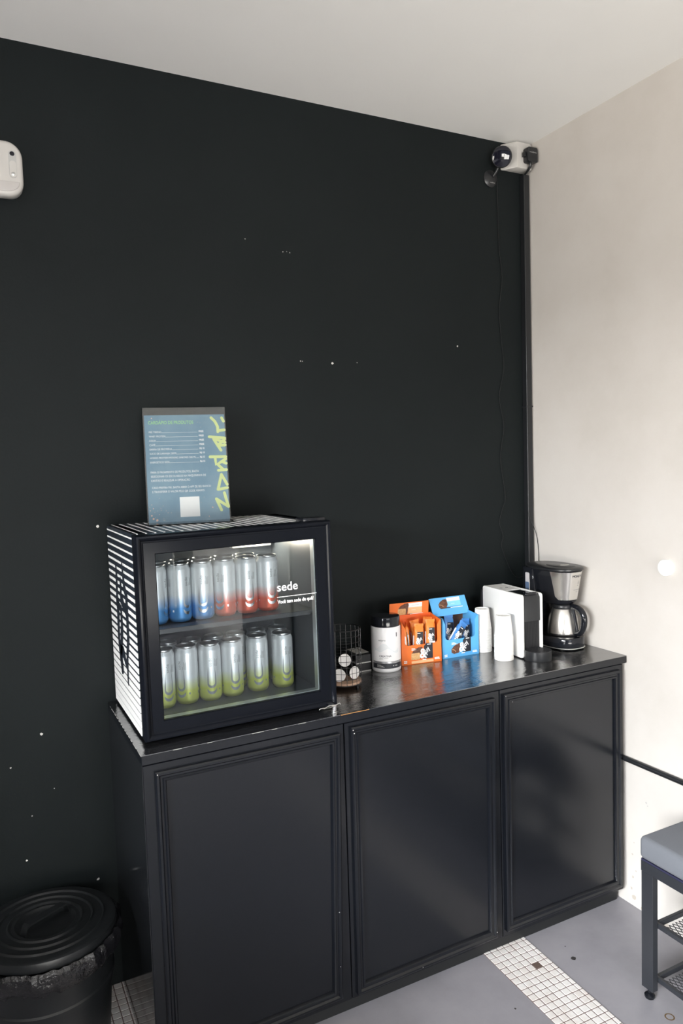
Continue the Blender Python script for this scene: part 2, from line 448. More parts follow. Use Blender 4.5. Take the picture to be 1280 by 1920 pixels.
wall_with_hole('wall_left', 'x', X0, .1, Y0-.1, Y1, -4.9, -1.55, 0.03, 2.10, 'stucco')
wall_with_hole('wall_front', 'y', Y0, .1, X0, X1, -3.1, -.12, 0.08, 2.40, 'unseen_dark')
def window(n, axis, at, u0, u1, z0, z1, parts):
    f = MB(); g = MB(); wd = .05
    def bx(bb, ua, ub, za, zb, m, d0=-.07, d1=-.02):
        if axis == 'x': bb.box((at+d0, ua, za), (at+d1, ub, zb), m)
        else: bb.box((ua, at+d0, za), (ub, at+d1, zb), m)
    bx(f, u0, u1, z0, z0+wd, 'satin_black'); bx(f, u0, u1, z1-wd, z1, 'satin_black')
    for k in range(parts+1):
        c = u0+wd/2+(u1-u0-wd)*k/parts; bx(f, c-wd/2, c+wd/2, z0, z1, 'satin_black')
    o = struct(f.build('window_%d' % n, smooth=0))
    bx(g, u0+.01, u1-.01, z0+.01, z1-.01, 'window_glass', -.048, -.042)
    g.build('glass_pane', o, smooth=0)
window(1, 'x', X0, -4.9, -1.55, .03, 2.10, 3)
window(2, 'y', Y0, -3.1, -.12, .08, 2.40, 3)
b = MB(); b.box((-.03, -3.9, 0), (.001, -1.95, 2.1), 'unseen_dark'); b.box((-.045, -2.94, 0), (-.001, -2.91, 2.1), 'satin_black'); struct(b.build('dark_reflection_panel', smooth=0))  # unseen panel, added to darken reflections in the cabinet doors and fridge glass

b = MB(); b.box((-2.42, -4.2, 0), (-2.30, -.60, .72), 'unseen_dark'); struct(b.build('unseen_light_block', smooth=0))  # unseen low block, added to shade the floor before the cabinet

# cable trunking in the corner
b = MB(); b.box((-.030, -.024, .811), (-.006, -.0005, 2.424), 'satin_black', bev=.0015, seg=1)
b.box((-.0335, -.026, 1.62), (-.0045, -.0005, 1.624), 'satin_black')
tag(b.build('cable_trunking'), 'black square cable trunking running down the corner of the room', 'trunking')
b = MB(); b.tube([(-.009, -.405, .478), (-.009, -.8, .482), (-.009, -2.4, .49)], .0085, 'satin_black', 12)
tag(b.build('conduit_pipe'), 'black pipe running along the pale wall from the cabinet, above the bench', 'pipe')
b = MB(); Tx = Matrix.Translation((0, -.586, 1.107)) @ Matrix.Rotation(-PI/2, 4, 'Y')
b.lathe([(0, .0135), (.0205, .0135), (.0235, .0120), (.025, .009), (.025, -.0005), (0, -.0005)], 'white_plastic', seg=36, T=Tx)
b.lathe([(0, .0142), (.0022, .0142), (.003, .0134)], 'white_plastic', seg=16, T=Tx)
tag(b.build('wall_plate'), 'small round white blank plate on the pale wall', 'wall plate')

# ------------------------------------------------------------------ base cabinet and worktop
H, D = .810, .437
cab = thing('base_cabinet', 'long black panelled cabinet with three moulded doors against the dark wall', 'cabinet', (-.76, -.22, 0))
b = MB()
b.box((-1.509, -.414, .045), (-.014, -.002, .787), 'black_paint'); b.build('carcass', cab, smooth=0)
b = MB(); b.box((-1.5105, -.433, 0.001), (-1.509, -.002, .787), 'black_side'); b.build('side_panel', cab, smooth=0)
b = MB(); b.box((-1.509, -.409, 0.0005), (-.02, -.395, .045), 'plinth'); b.build('plinth', cab, smooth=0)
prof = [(0, 0), (0, .008), (.003, .0105), (.008, .0105), (.0115, .006), (.016, .006), (.0185, .009), (.0225, .008), (.026, .0015), (.026, 0)]
def door(xa, xb, q, chips):
    b = MB(); b.box((xa, -.433, .047), (xb, -.4145, .7845), 'black_paint', bev=.0012, seg=1)
    d = b.build('door', cab, smooth=0)
    b = MB(); b.ring(q, -.4328, prof, 'black_paint')
    for (x, z, r) in chips: b.poly([(p[0], -.4437, p[1]) for p in blob(x, z, r*.55, 6)], 'chip')
    b.build('moulding', d, smooth=30)
door(-1.509, -1.0045, [(-1.4835, .7672), (-1.0175, .7640), (-1.034, .0640), (-1.483, .0600)], [(-1.038, .30, .003), (-1.040, .155, .002), (-1.479, .762, .003)])
door(-1.0020, -.5060, [(-.9868, .7726), (-.5251, .7668), (-.5304, .0604), (-.9898, .0565)], [(-.982, .766, .003), (-.979, .757, .0035), (-.535, .079, .003), (-.79, .064, .002)])
door(-.5035, -.0150, [(-.4944, .7707), (-.0306, .7694), (-.0283, .0621), (-.4950, .0648)], [(-.490, .767, .0025), (-.466, .747, .002)])
top = thing('worktop', 'glossy black worktop with a worn wavy vinyl surface on the long cabinet', 'worktop', (-.755, -.22, .787))
b = MB(); b.box((-1.511, -.437, .787), (-.0005, -.0015, .8088), 'black_paint', bev=.001, seg=1); b.build('board', top, smooth=0)
b = MB(); b.box((-1.5108, -.4366, .8088), (-.0007, -.0017, .81), 'vinyl'); b.build('vinyl_covering', top, smooth=0)
b = MB()
for k in range(12):
    x = -1.012+.0068*k; b.box((x, -.4374, .8082+random.uniform(0, .0005)), (x+.0069, -.4366, .8098), 'raw_wood')
for k in range(16):
    y = -.435+.0255*k; b.box((-1.5116, y, .8078+random.uniform(0, .0012)), (-1.5106, y+random.uniform(.008, .025), .8094), 'carton_grey')
for (x, l) in [(-1.44, .02), (-1.36, .012), (-1.25, .03), (-1.20, .014), (-1.13, .02)]: b.box((x, -.4375, .8086), (x+l, -.4366, .8097), 'carton_grey')
b.build('edge_wear', top, smooth=0)

# ------------------------------------------------------------------ fridge
FX0, FX1, FYF, FYB, FZ0, FZ1 = -1.4886, -.9923, -.3406, -.0056, .8165, 1.2976
fr = thing('mini_fridge', 'black glass-door mini fridge with white stripes, standing on the worktop', 'fridge', (-1.24, -.19, .81))
b = MB(); t_ = .032
b.box((FX0, FYF, FZ0), (FX0+t_, FYB, FZ1), 'side_navy', bev=.003)
b.box((FX1-t_, FYF, FZ0), (FX1, FYB, FZ1), 'side_navy', bev=.003)
b.box((FX0+.002, FYF, FZ1-.034), (FX1-.002, FYB, FZ1), 'side_navy', bev=.003)
b.box((FX0+.002, FYF, FZ0), (FX1-.002, FYB, .852), 'side_navy', bev=.002)
b.box((FX0+.002, FYB-.03, FZ0), (FX1-.002, FYB-.001, FZ1-.001), 'side_navy')
b.build('body', fr)
b = MB(); xi0, xi1, yb, zi0, zi1 = FX0+t_, FX1-t_, FYB-.03, .852, FZ1-.034
e = .003
b.box((xi0, FYF+.001, zi0), (xi0+e, yb, zi1), 'liner'); b.box((xi1-e, FYF+.001, zi0), (xi1, yb, zi1), 'liner')
b.box((xi0, FYF+.001, zi0), (xi1, yb, zi0+e), 'liner'); b.box((xi0, FYF+.001, zi1-e), (xi1, yb, zi1), 'liner')
b.box((xi0, yb-e, zi0), (xi1, yb, zi1), 'liner')
b.build('liner', fr, smooth=0)
# stripes
b = MB()
for i in range(26):
    zc = FZ1-.0105-.01835*i; h = .01835*min(.93, .20+.75*i/25)
    b.box((FX0-.0005, FYF+.0, max(zc-h/2, FZ0+.001)), (FX0+.001, FYB-.004, zc+h/2), 'white_vinyl')
b.build('side_stripes', fr, smooth=0)
b = MB()
for i in range(21):
    xc = FX0+.0125+.0213*i; wd = .0213*min(.55, .17+.4*i/22)
    b.box((xc-wd/2, FYF-.0005, FZ1-.001), (xc+wd/2, FYB-.006, FZ1+.0005), 'white_vinyl')
    b.box((xc-wd/2, FYF-.0006, FZ1-.012), (xc+wd/2, FYF+.001, FZ1+.0004), 'white_vinyl')
b.build('top_stripes', fr, smooth=0)
ST = [[(-0.1159, 1.2024), (-0.1211, 1.183), (-0.1120, 1.1024), (-0.1180, 1.0849), (-0.1100, 1.0144), (-0.1119, 0.983), (-0.1308, 0.9247)], [(-0.202, 1.2106), (-0.213, 1.1784), (-0.2194, 1.1537), (-0.2402, 1.1409), (-0.2386, 1.0932), (-0.2375, 1.0293), (-0.2138, 0.9824), (-0.207, 0.914)], [(-0.1120, 1.1024), (-0.1605, 1.0927), (-0.1613, 1.0467), (-0.1323, 0.974), (-0.1443, 0.9297)], [(-0.1727, 1.1666), (-0.1682, 1.1202), (-0.2352, 1.0926)], [(-0.1119, 0.983), (-0.1636, 0.9809), (-0.1986, 0.9561)]]
Ts = Matrix(((0, 0, -1, FX0-.0008), (-1, 0, 0, 0), (0, 1, 0, 0), (0, 0, 0, 1)))
b = MB()
for s_ in ST:
    n_ = len(s_); wds = [.014+.020*math.sin(PI*(i+.4)/(n_-.2)) for i in range(n_)]
    b.stroke([(-p[0], p[1]) for p in s_], wds, 'side_navy', Ts)
b.build('side_emblem', fr, smooth=0)
# feet
for fx in (FX0+.05, FX1-.05):
    for fy in (FYF+.03, FYB-.04):
        b = MB(); b.lathe([(0, 0), (.014, 0), (.014, .0075), (0, .0075)], 'matte_black', c=(fx, fy, .8101), seg=16); b.build('foot', fr)
# door
fd = MB()
DQ = [(-1.4892, 1.2965), (-.9940, 1.3005), (-.9918, .8150), (-1.4872, .8150)]
gx0, gz0, gx1, gz1 = .0445, .040, .044, .050
yB = -.3420; d_ = .381-.342
fd.ring(DQ, yB, [(0, 0), (0, d_-.006), (.003, d_-.001), (.007, d_), (.0105, d_-.002), (.0145, d_-.008), (.018, d_-.0085), (.0185, d_-.006), (.0435, d_-.004), (.0455, d_-.007), (.0455, 0)], 'door_black')
dr = fd.build('door', fr, smooth=32)
b = MB(); b.box((-1.449, yB-.030, .855), (-1.033, yB-.026, 1.256), 'pane'); b.build('glass_pane', dr, smooth=0)
GQ = [(-1.4535, 1.2625), (-1.0330, 1.2650), (-1.0315, .8540), (-1.4525, .8525)]
b = MB(); b.ring(GQ, yB-.004, [(0, 0), (0, .020), (.008, .020), (.008, 0)], 'spacer'); b.build('glass_spacer', dr, smooth=0)
b = MB(); yt = yB-.0306
b.text('sede', .030, 'white_text', front(-1.1470, yt, 1.1310) @ Matrix.Rotation(math.radians(1.0), 4, 'Z'), bold=.0004, width=.056)
b.box((-1.147, yt-.0001, 1.1155), (-1.0365, yt+.0001, 1.1170), 'white_text')
b.text('Você tem sede de quê?', .0125, 'white_text', front(-1.146, yt, 1.1000), bold=.0003, width=.099)
b.build('door_lettering', dr, smooth=0)
# yellow sticker remains on the door corner are left as a worn patch of the frame
b = MB(); b.box((-1.066, -.366, 1.2975), (-1.004, -.318, 1.3085), 'gloss_black', bev=.002); b.build('hinge_cover', fr)
b = MB()
hp = [(-1.0600, .8130), (-1.0570, .8160), (-1.0440, .8150), (-1.0330, .8190), (-1.0120, .8180), (-1.0020, .8210), (-1.0000, .8175)]
b.tube([(x, -.411, z+.0105) for x, z in hp], .0013, 'silver', 8)
b.box((-1.025, -.412, .8268), (-1.013, -.383, .8280), 'silver', bev=.0004, seg=1)
b.box((-1.034, -.384, .8125), (-1.003, -.35, .8143), 'silver', bev=.0006, seg=1)
b.lathe([(0, 0), (.0080, 0), (.0080, .002), (.0062, .003), (.0062, .0172), (0, .0172)], 'chrome', c=(-1.019, -.413, .8102), seg=20)
b.build('hinge_bracket', fr)
# interior shelf and lamp
b = MB(); zs = 1.0615
b.box((xi0+.004, FYF+.010, zs-.002), (xi1-.004, -.040, zs+.0035), 'shelf_dark', bev=.001, seg=1)
b.box((xi0+.004, FYF+.006, zs-.008), (xi1-.004, FYF+.0105, zs+.0045), 'shelf_dark', bev=.001, seg=1)
b.build('shelf', fr)
b = MB(); b.box((-1.16, -.075, 1.212), (-1.04, yb-.004, 1.259), 'white_plastic', bev=.004); lampo = b.build('lamp_housing', fr)
b = MB(); b.box((-1.128, -.0765, 1.220), (-1.072, -.0735, 1.254), 'lamp', bev=.001, seg=1); b.build('lamp_lens', lampo)
pl = bpy.data.lights.new('fridge_lamp', 'POINT'); pl.energy = 1.4; pl.color = (1.0, .88, .70); pl.shadow_soft_size = .02
po = bpy.data.objects.new('fridge_lamp', pl); COL.objects.link(po); po.location = (-1.10, -.105, 1.238)

# ------------------------------------------------------------------ cans
def make_can(kind, embl, label, group, loc, rz):
    t = thing('drink_can', label, 'can', loc, rz, group)
    b = MB(); b.lathe([(0, .0045), (.0205, .0040), (.0230, .0), (.0245, .0010), (.0283, .0085), (.0287, .011), (.0287, .128), (.0280, .132), (.0250, .1385), (.0247, .1400)], 'can_'+kind, seg=40); b.build('body', t, world=False, smooth=40)
    b = MB(); b.lathe([(.0247, .1400), (.0258, .1415), (.0260, .1440), (.0252, .1455), (.0240, .1450), (.0226, .1405), (.0212, .1395), (.0, .1400)], 'silver', seg=36); lid = b.build('lid', t, world=False, smooth=40)
    b = MB(); b.prism(rrect(-.006, -.013, .006, .009, .005), 'z', .1405, .1418, 'silver'); b.build('tab', lid, world=False)
    R_ = .0289
    b = MB()
    def arc(cx, cz, r, a0, a1, wd0, wd1, n=14):
        pts = []
        for k in range(n+1):
            a = a0+(a1-a0)*k/n; wd = wd0+(wd1-wd0)*math.sin(PI*k/n)
            pts.append((cx+(r-wd/2)*math.cos(a), cz+(r-wd/2)*math.sin(a), cx+(r+wd/2)*math.cos(a), cz+(r+wd/2)*math.sin(a)))
        for k in range(n):
            p, q = pts[k], pts[k+1]
            b.poly([(p[2], p[3], 0), (q[2], q[3], 0), (q[0], q[1], 0), (p[0], p[1], 0)], embl)
    for c0 in (0, .060, -.060):
        path = [(-.0082, .088, .0004), (-.0092, .072, .0016), (-.0098, .056, .0030)]
        path += [(.0098*math.cos(PI+PI*q/12), .047+.0098*math.sin(PI+PI*q/12), .0032+.0032*math.sin(PI*q/12)) for q in range(13)]
        path += [(.0098, .056, .0030), (.0092, .072, .0016), (.0082, .088, .0004)]
        ed = []
        for q in range(len(path)):
            p0, p1 = path[max(q-1, 0)], path[min(q+1, len(path)-1)]
            d = Vector((p1[0]-p0[0], p1[1]-p0[1])).normalized(); wv = path[q][2]/2
            ed.append((c0+path[q][0]-d.y*wv, path[q][1]+d.x*wv, c0+path[q][0]+d.y*wv, path[q][1]-d.x*wv))
        for q in range(len(ed)-1):
            e0, e1 = ed[q], ed[q+1]
            b.poly([(e0[2], e0[3], 0), (e1[2], e1[3], 0), (e1[0], e1[1], 0), (e0[0], e0[1], 0)], embl)
        arc(c0, .0335, .0118, PI*1.04, PI*1.96, .0012, .0075)
        b.poly([(c0+.020, .026, 0), (c0+.024, .026, 0), (c0+.024, .031, 0), (c0+.020, .031, 0)], embl)
    for v in b.bm.verts:
        x = v.co.x; z = v.co.y; v.co = Vector((R_*math.sin(x/R_), -R_*math.cos(x/R_), z))
    b.build('emblem', t, world=False, smooth=0)
    b = MB(); rot = Matrix.Translation((.0015, .089, 0)) @ Matrix.Rotation(PI/2, 4, 'Z')
    for c0 in (0, .060, -.060):
        b.text('sede', .0115, 'gray_text', Matrix.Translation((c0, 0, 0)) @ rot, wrap=(R_,), width=.022)
        for k in range(4):
            xx = c0+.0065+.0026*k; hh = [.008, .020, .017, .019][k]
            b._add([Vector((R_*math.sin(x/R_), -R_*math.cos(x/R_), z)) for x, z in ((xx, .089), (xx+.0008, .089), (xx+.0008, .089+hh), (xx, .089+hh))], [(0, 1, 2, 3)], 'gray_text')
    b.build('lettering', t, world=False, smooth=0)
    return t
ORD = ['leftmost', 'second from the left', 'third from the left', 'fourth from the left', 'fifth from the left', 'rightmost']
proto = {}
def can(kind, embl, loc, rz, label, group):
    if kind in proto: return dup(proto[kind], loc, rz, label, group)
    proto[kind] = make_can(kind, embl, label, group, loc, rz); return proto[kind]
cam_rz = -.27
rzs = [.5, -.55, .12, .25, .0, .30]
for i, x in enumerate([-1.413, -1.353, -1.2945, -1.235, -1.163, -1.0945]):
    can('lime', 'gray_text', (x, -.258+.004*math.sin(i*2), .8552), cam_rz+rzs[i], 'lime-bottomed silver can, %s, front row on fridge floor' % ORD[i], 'cans on the fridge floor')
for i, x in enumerate([-1.385, -1.322, -1.2600, -1.2010, -1.1400, -1.0790]):
    can('lime', 'gray_text', (x, -.192+.004*math.sin(i*3+1), .8552), cam_rz+random.uniform(-1, 1), 'lime-bottomed silver can, %s, back row on fridge floor' % ORD[i], 'cans on the fridge floor')
zu = 1.0665
rzs = [-.9, .75, .05, -.55, .25, .35]
for i, x in enumerate([-1.4235, -1.3640, -1.3060, -1.2470, -1.1885, -1.1300]):
    k = 'blue' if i < 3 else 'red'
    can(k, 'silver', (x, -.262, zu), cam_rz+rzs[i], '%s-bottomed silver can, %s, front row on upper fridge shelf' % (k, ORD[i]), 'cans on the upper fridge shelf')
for i, x in enumerate([-1.405, -1.345, -1.286, -1.227, -1.168]):
    k = 'blue' if i < 3 else 'red'
    can(k, 'silver', (x, -.200, zu), random.uniform(-2, 2), '%s-bottomed silver can, back row on upper fridge shelf, %s' % (k, ORD[i] if i < 4 else 'rightmost'), 'cans on the upper fridge shelf')

# ------------------------------------------------------------------ menu stand
yawS = math.atan2(-.0486, .2181)
sg = thing('menu_stand', 'clear acrylic stand with a blue price menu, on top of the fridge', 'menu', (-1.3942, -.0807, FZ1+.0014), yawS)
lean = math.radians(9.2); Wd, Hh = .2225, .3165
TL_ = Matrix.Rotation(PI/2-lean, 4, 'X')          # sheet plane: x right, y up, z towards viewer
b = MB(); b.box((0, 0, -.0052), (Wd, Hh, -.0034), 'acrylic', T=TL_); b.box((0, 0, .0002), (Wd, Hh, .0018), 'acrylic', T=TL_)
b.box((0, -.075, .0003), (Wd, .012, .0021), 'acrylic', bev=.0004, seg=1)
b.build('acrylic_holder', sg, world=False, smooth=0)
K = 1.057
b = MB(); b.box((.0035, .001, -.0030), (Wd-.003, .296, -.0020), 'print_blue', T=TL_)
insert = b.build('menu_sheet', sg, world=False, smooth=0)
Tp = TL_ @ Matrix.Translation((0, 0, -.0018))
def P_(x, y): return Tp @ Matrix.Translation((x*K, y*K, 0))
b = MB()
b.text('CARDÁPIO DE PRODUTOS', .0125, 'green_text', P_(.0127, .2565), bold=.0003, width=.1210)
rows = [('PRÉ TREINO', .031, 'FREE'), ('WHEY PROTEIN', .041, 'FREE'), ('ÁGUA', .017, 'FREE'), ('CAFÉ', .015, 'FREE'), ('BARRA DE PROTEÍNA', .056, 'R$ 10'), ('SUCO DE LARANJA 200ML', .068, 'R$ 10'), ('HYDRO PROTEIN MOVING SABORES 500 ML', .116, 'R$ 15'), ('ENERGÉTICO SEDE', .048, 'R$ 15')]
for i, (s_, wd, pr) in enumerate(rows):
    y = .2335-.01125*i
    b.text(s_, .0072, 'white_text', P_(.0133, y), width=wd*K)
    b.text(pr, .0072, 'white_text', P_(.1395, y), bold=.0002, width=.0125*K)
    b.box((0, 0, 0), ((.1375-.0145-wd)*K, .0006, .0001), 'white_text', T=P_(.0140+wd, y))
for i, (s_, wd) in enumerate([('PARA O PAGAMENTO DE PRODUTOS, BASTA', .121), ('SELECIONAR OS ESCOLHIDOS NA MAQUININHA DE', .139), ('CARTÃO E REALIZAR A OPERAÇÃO.', .099)]):
    b.text(s_, .0082, 'white_text', P_(.0132, .1285-.0108*i), width=wd*K)
for i, (s_, wd) in enumerate([('CASO PREFIRA PIX, BASTA ABRIR O APP DE SEU BANCO', .148), ('E TRANSFERIR O VALOR PELO QR CODE ABAIXO.', .132)]):
    b.text(s_, .0082, 'white_text', P_(.0150, .0885-.0105*i), width=wd*K)
b.build('menu_text', insert, world=False, smooth=0)
b = MB(); b.box((.0824*K, .0132*K, 0), (.1322*K, .0650*K, .0001), 'white_text', T=Tp); b.build('white_square', insert, world=False, smooth=0)
STROKES = [[(0.1736, 0.2712), (0.1829, 0.2616), (0.1895, 0.2468), (0.1893, 0.2335)], [(0.201, 0.2705), (0.2053, 0.2616)], [(0.19, 0.2365), (0.2060, 0.2382)], [(0.1664, 0.2207), (0.2060, 0.2164)], [(0.1773, 0.2144), (0.1873, 0.1967), (0.1948, 0.1841)], [(0.2055, 0.2127), (0.1874, 0.1981)], [(0.1873, 0.1967), (0.2060, 0.1979)], [(0.1829, 0.2129), (0.2060, 0.2053)], [(0.1654, 0.1676), (0.2060, 0.1669)], [(0.1786, 0.163), (0.18, 0.1468), (0.192, 0.1525), (0.2055, 0.161)], [(0.1851, 0.1313), (0.2060, 0.1323)], [(0.1856, 0.1453), (0.1975, 0.1333)], [(0.1965, 0.1539), (0.2060, 0.1492)], [(0.1921, 0.1202), (0.1814, 0.081)], [(0.1921, 0.1202), (0.2055, 0.0934)], [(0.1828, 0.081), (0.2055, 0.0846)], [(0.1971, 0.0717), (0.2018, 0.0511), (0.2058, 0.0363)], [(0.1757, 0.0564), (0.1874, 0.0269)], [(0.1757, 0.0564), (0.2058, 0.0349)]]
b = MB()
for i, s_ in enumerate(STROKES):
    b.stroke([(p[0]*K, p[1]*K) for p in s_], .0078, 'lime', Tp @ Matrix.Translation((0, 0, .00003+.00001*i)))
b.build('brush_lettering', insert, world=False, smooth=0)
b = MB(); rs = random.Random(3)
for (x, y, r) in [(.022, .272, .0016), (.011, .02, .002), (.015, .012, .0026), (.024, .008, .003), (.008, .033, .0012), (.016, .038, .0014), (.012, .048, .001), (.165, .035, .0018), (.155, .012, .0012), (.03, .022, .001), (.035, .033, .0008)]+[(rs.uniform(.006, .06), rs.uniform(.004, .05), .0007) for _ in range(14)]+[(rs.uniform(.006, .2), rs.uniform(.004, .28), .0006) for _ in range(18)]:
    b.poly([(p[0]*K, p[1]*K, .00002) for p in circ(x, y, r, r, 8)], 'speck', T=Tp)
b.build('printed_specks', insert, world=False, smooth=0)

# ------------------------------------------------------------------ wire basket with capsules
bk = thing('wire_basket', 'round black wire basket with a wooden base, beside the fridge', 'basket', (-.893, -.226, .81))
b = MB(); R_ = .050
for k in range(20):
    a = 2*PI*k/20; b.tube([(-.893+R_*math.cos(a), -.226+R_*math.sin(a), .821), (-.893+R_*math.cos(a), -.226+R_*math.sin(a), .977)], .0007, 'wire', 6)
for k in range(10):
    z = .8215+.01725*k
    b.tube([(-.893+R_*math.cos(2*PI*i/32), -.226+R_*math.sin(2*PI*i/32), z) for i in range(32)], .0014 if k in (0, 9) else .0007, 'wire', 6, closed=True)
b.build('wire_frame', bk)
b = MB(); b.lathe([(0, 0), (.0485, 0), (.0485, .009), (0, .009)], 'cork', c=(-.893, -.226, .8195), seg=40); b.build('wooden_base', bk)
for k in range(3):
    a = 2*PI*k/3-.9; b = MB(); b.lathe([(0, 0), (.005, 0), (.005, .009), (0, .009)], 'wire', c=(-.893+.040*math.cos(a), -.226+.040*math.sin(a), .8102), seg=12); b.build('foot', bk)
def capsule(loc, rot, label):
    t = thing('coffee_capsule', label, 'coffee capsule', loc, 0, 'coffee capsules in the wire basket'); t.rotation_euler = rot
    b = MB(); b.lathe([(.0165, 0), (.0150, -.004), (.0120, -.022), (.009, -.026), (0, -.0262)], 'matte_black', seg=28); b.build('shell', t, world=False)
    b = MB(); b.lathe([(0, .0006), (.013, .0004), (.0148, .001), (.0172, .0012), (.0180, .0004), (.0172, -.0006), (.0160, -.0004)], 'capsule_lid', seg=32); b.build('foil_lid', t, world=False)
cr = (math.radians(80), 0, math.radians(-28))
capsule((-.896, -.238, .8865), (math.radians(72), 0, math.radians(-20)), 'white-lidded coffee capsule lying on top of the two others in the wire basket')
capsule((-.917, -.243, .8475), (math.radians(84), 0, math.radians(-32)), 'white-lidded coffee capsule at the lower left in the wire basket, next to the fridge')
capsule((-.870, -.245, .8485), (math.radians(84), 0, math.radians(12)), 'white-lidded coffee capsule at the lower right in the wire basket')

# small black boxes behind the basket
def flat_box(z, label):
    t = thing('flat_box', label, 'box', (-.779, -.10, z), 0, 'flat black boxes behind the wire basket')
    b = MB(); b.box((-.806, -.138, z+.0035), (-.756, -.035, z+.026), 'satin_black', bev=.001, seg=1); b.build('casing', t)
    b = MB(); b.box((-.8065, -.1388, z), (-.7555, -.0345, z+.0035), 'gray_plastic', bev=.0006, seg=1); b.build('pale_edge', t)
flat_box(.8101, 'lower of two flat black boxes with a pale edge, between basket and white tub')
flat_box(.8363, 'upper of two flat black boxes with a pale edge, between basket and white tub')
b = MB(); b.box((-.795, -.120, .8626), (-.752, -.055, .8632), 'carton_grey')
tag(b.build('paper_note', smooth=0), 'small grey paper sheet lying on the flat black boxes', 'paper')

# ------------------------------------------------------------------ creatine tub
PC = (-.708, -.149, .8101)
pt = thing('supplement_tub', 'white plastic tub with black lid, in front of the orange carton', 'tub', PC, math.atan2(-1.11, 1.92)+.0)
b = MB(); b.lathe([(0, 0), (.0405, 0), (.0440, .003), (.0450, .008), (.0450, .134), (.0435, .1375), (.0, .1375)], 'pot_white', seg=56); b.build('body', pt, world=False, smooth=40)
b = MB(); b.lathe([(.0440, .1378), (.0440, .1640), (.0425, .1672), (.0390, .1680), (0, .1680)], 'gloss_black', seg=56); b.build('lid', pt, world=False, smooth=40)
R_ = .0452
def band(b, a0, a1, z0, z1, m, n=28, r=R_):
    b.lathe([(r, z0), (r, z1)], m, seg=n, ang=(-PI/2+a0, -PI/2+a1))
b = MB(); band(b, -1.05, 1.35, .0130, .0285, 'label_black'); band(b, -1.05, 1.35, .0287, .0350, 'pot_grey')
def wrapq(b, x, z, w_, h_, m):
    n = max(1, int(w_/.004)); xs = [x+w_*k/n for k in range(n+1)]
    for k in range(n):
        b._add([Vector((R_*1.003*math.sin(u/R_), -R_*1.003*math.cos(u/R_), v)) for u, v in ((xs[k], z), (xs[k+1], z), (xs[k+1], z+h_), (xs[k], z+h_))], [(0, 1, 2, 3)], m)
for (x, z, w_, h_) in [(-.030, .0230, .014, .0016), (-.030, .0200, .020, .0016), (-.030, .0172, .024, .0016), (.020, .0195, .004, .0035), (.028, .0195, .008, .003)]: wrapq(b, x, z, w_, h_, 'gray_plastic')
wrapq(b, .0335, .1085, .0035, .0125, 'dark_text')
wrapq(b, .0335, .1060, .0035, .0018, 'pot_wave')
b.build('label_band', pt, world=False, smooth=40)
b = MB()
b.text('wepro', .0105, 'gray_text', Matrix.Translation((-.024, .0965, 0)), wrap=(R_*1.002,), width=.0225)
b.text('CREATINA', .0082, 'dark_text', Matrix.Translation((-.022, .0485, 0)), wrap=(R_*1.002,), width=.0375, bold=.0001)
for (x, z, w_) in [(-.022, .0445, .012), (-.008, .0445, .014), (-.022, .0415, .012)]: wrapq(b, x, z, w_, .0011, 'gray_plastic')
b.build('lettering', pt, world=False, smooth=0)
b = MB()
def wav(f0, f1, m, a, c):
    n = 40
    for k in range(n):
        u0 = a+(c-a)*k/n; u1 = a+(c-a)*(k+1)/n
        b._add([Vector((R_*math.sin(u/R_), -R_*math.cos(u/R_), v)) for u, v in ((u0, f0(u0)), (u1, f0(u1)), (u1, f1(u1)), (u0, f1(u0)))], [(0, 1, 2, 3)], m)
f1 = lambda u: .077+.011*math.sin(-u*95+1.0)-.06*u
f2 = lambda u: .069+.006*math.sin(-u*120+2.3)-.10*(u)
wav(f2, f1, 'pot_shade', -.040, .042)
wav(lambda u: f1(u)-.0009, lambda u: f1(u)+.0004, 'pot_wave', -.040, .042)
wav(lambda u: f2(u)-.0006, lambda u: f2(u)+.0005, 'pot_wave', -.040, .042)
b.build('wave_print', pt, world=False, smooth=40)

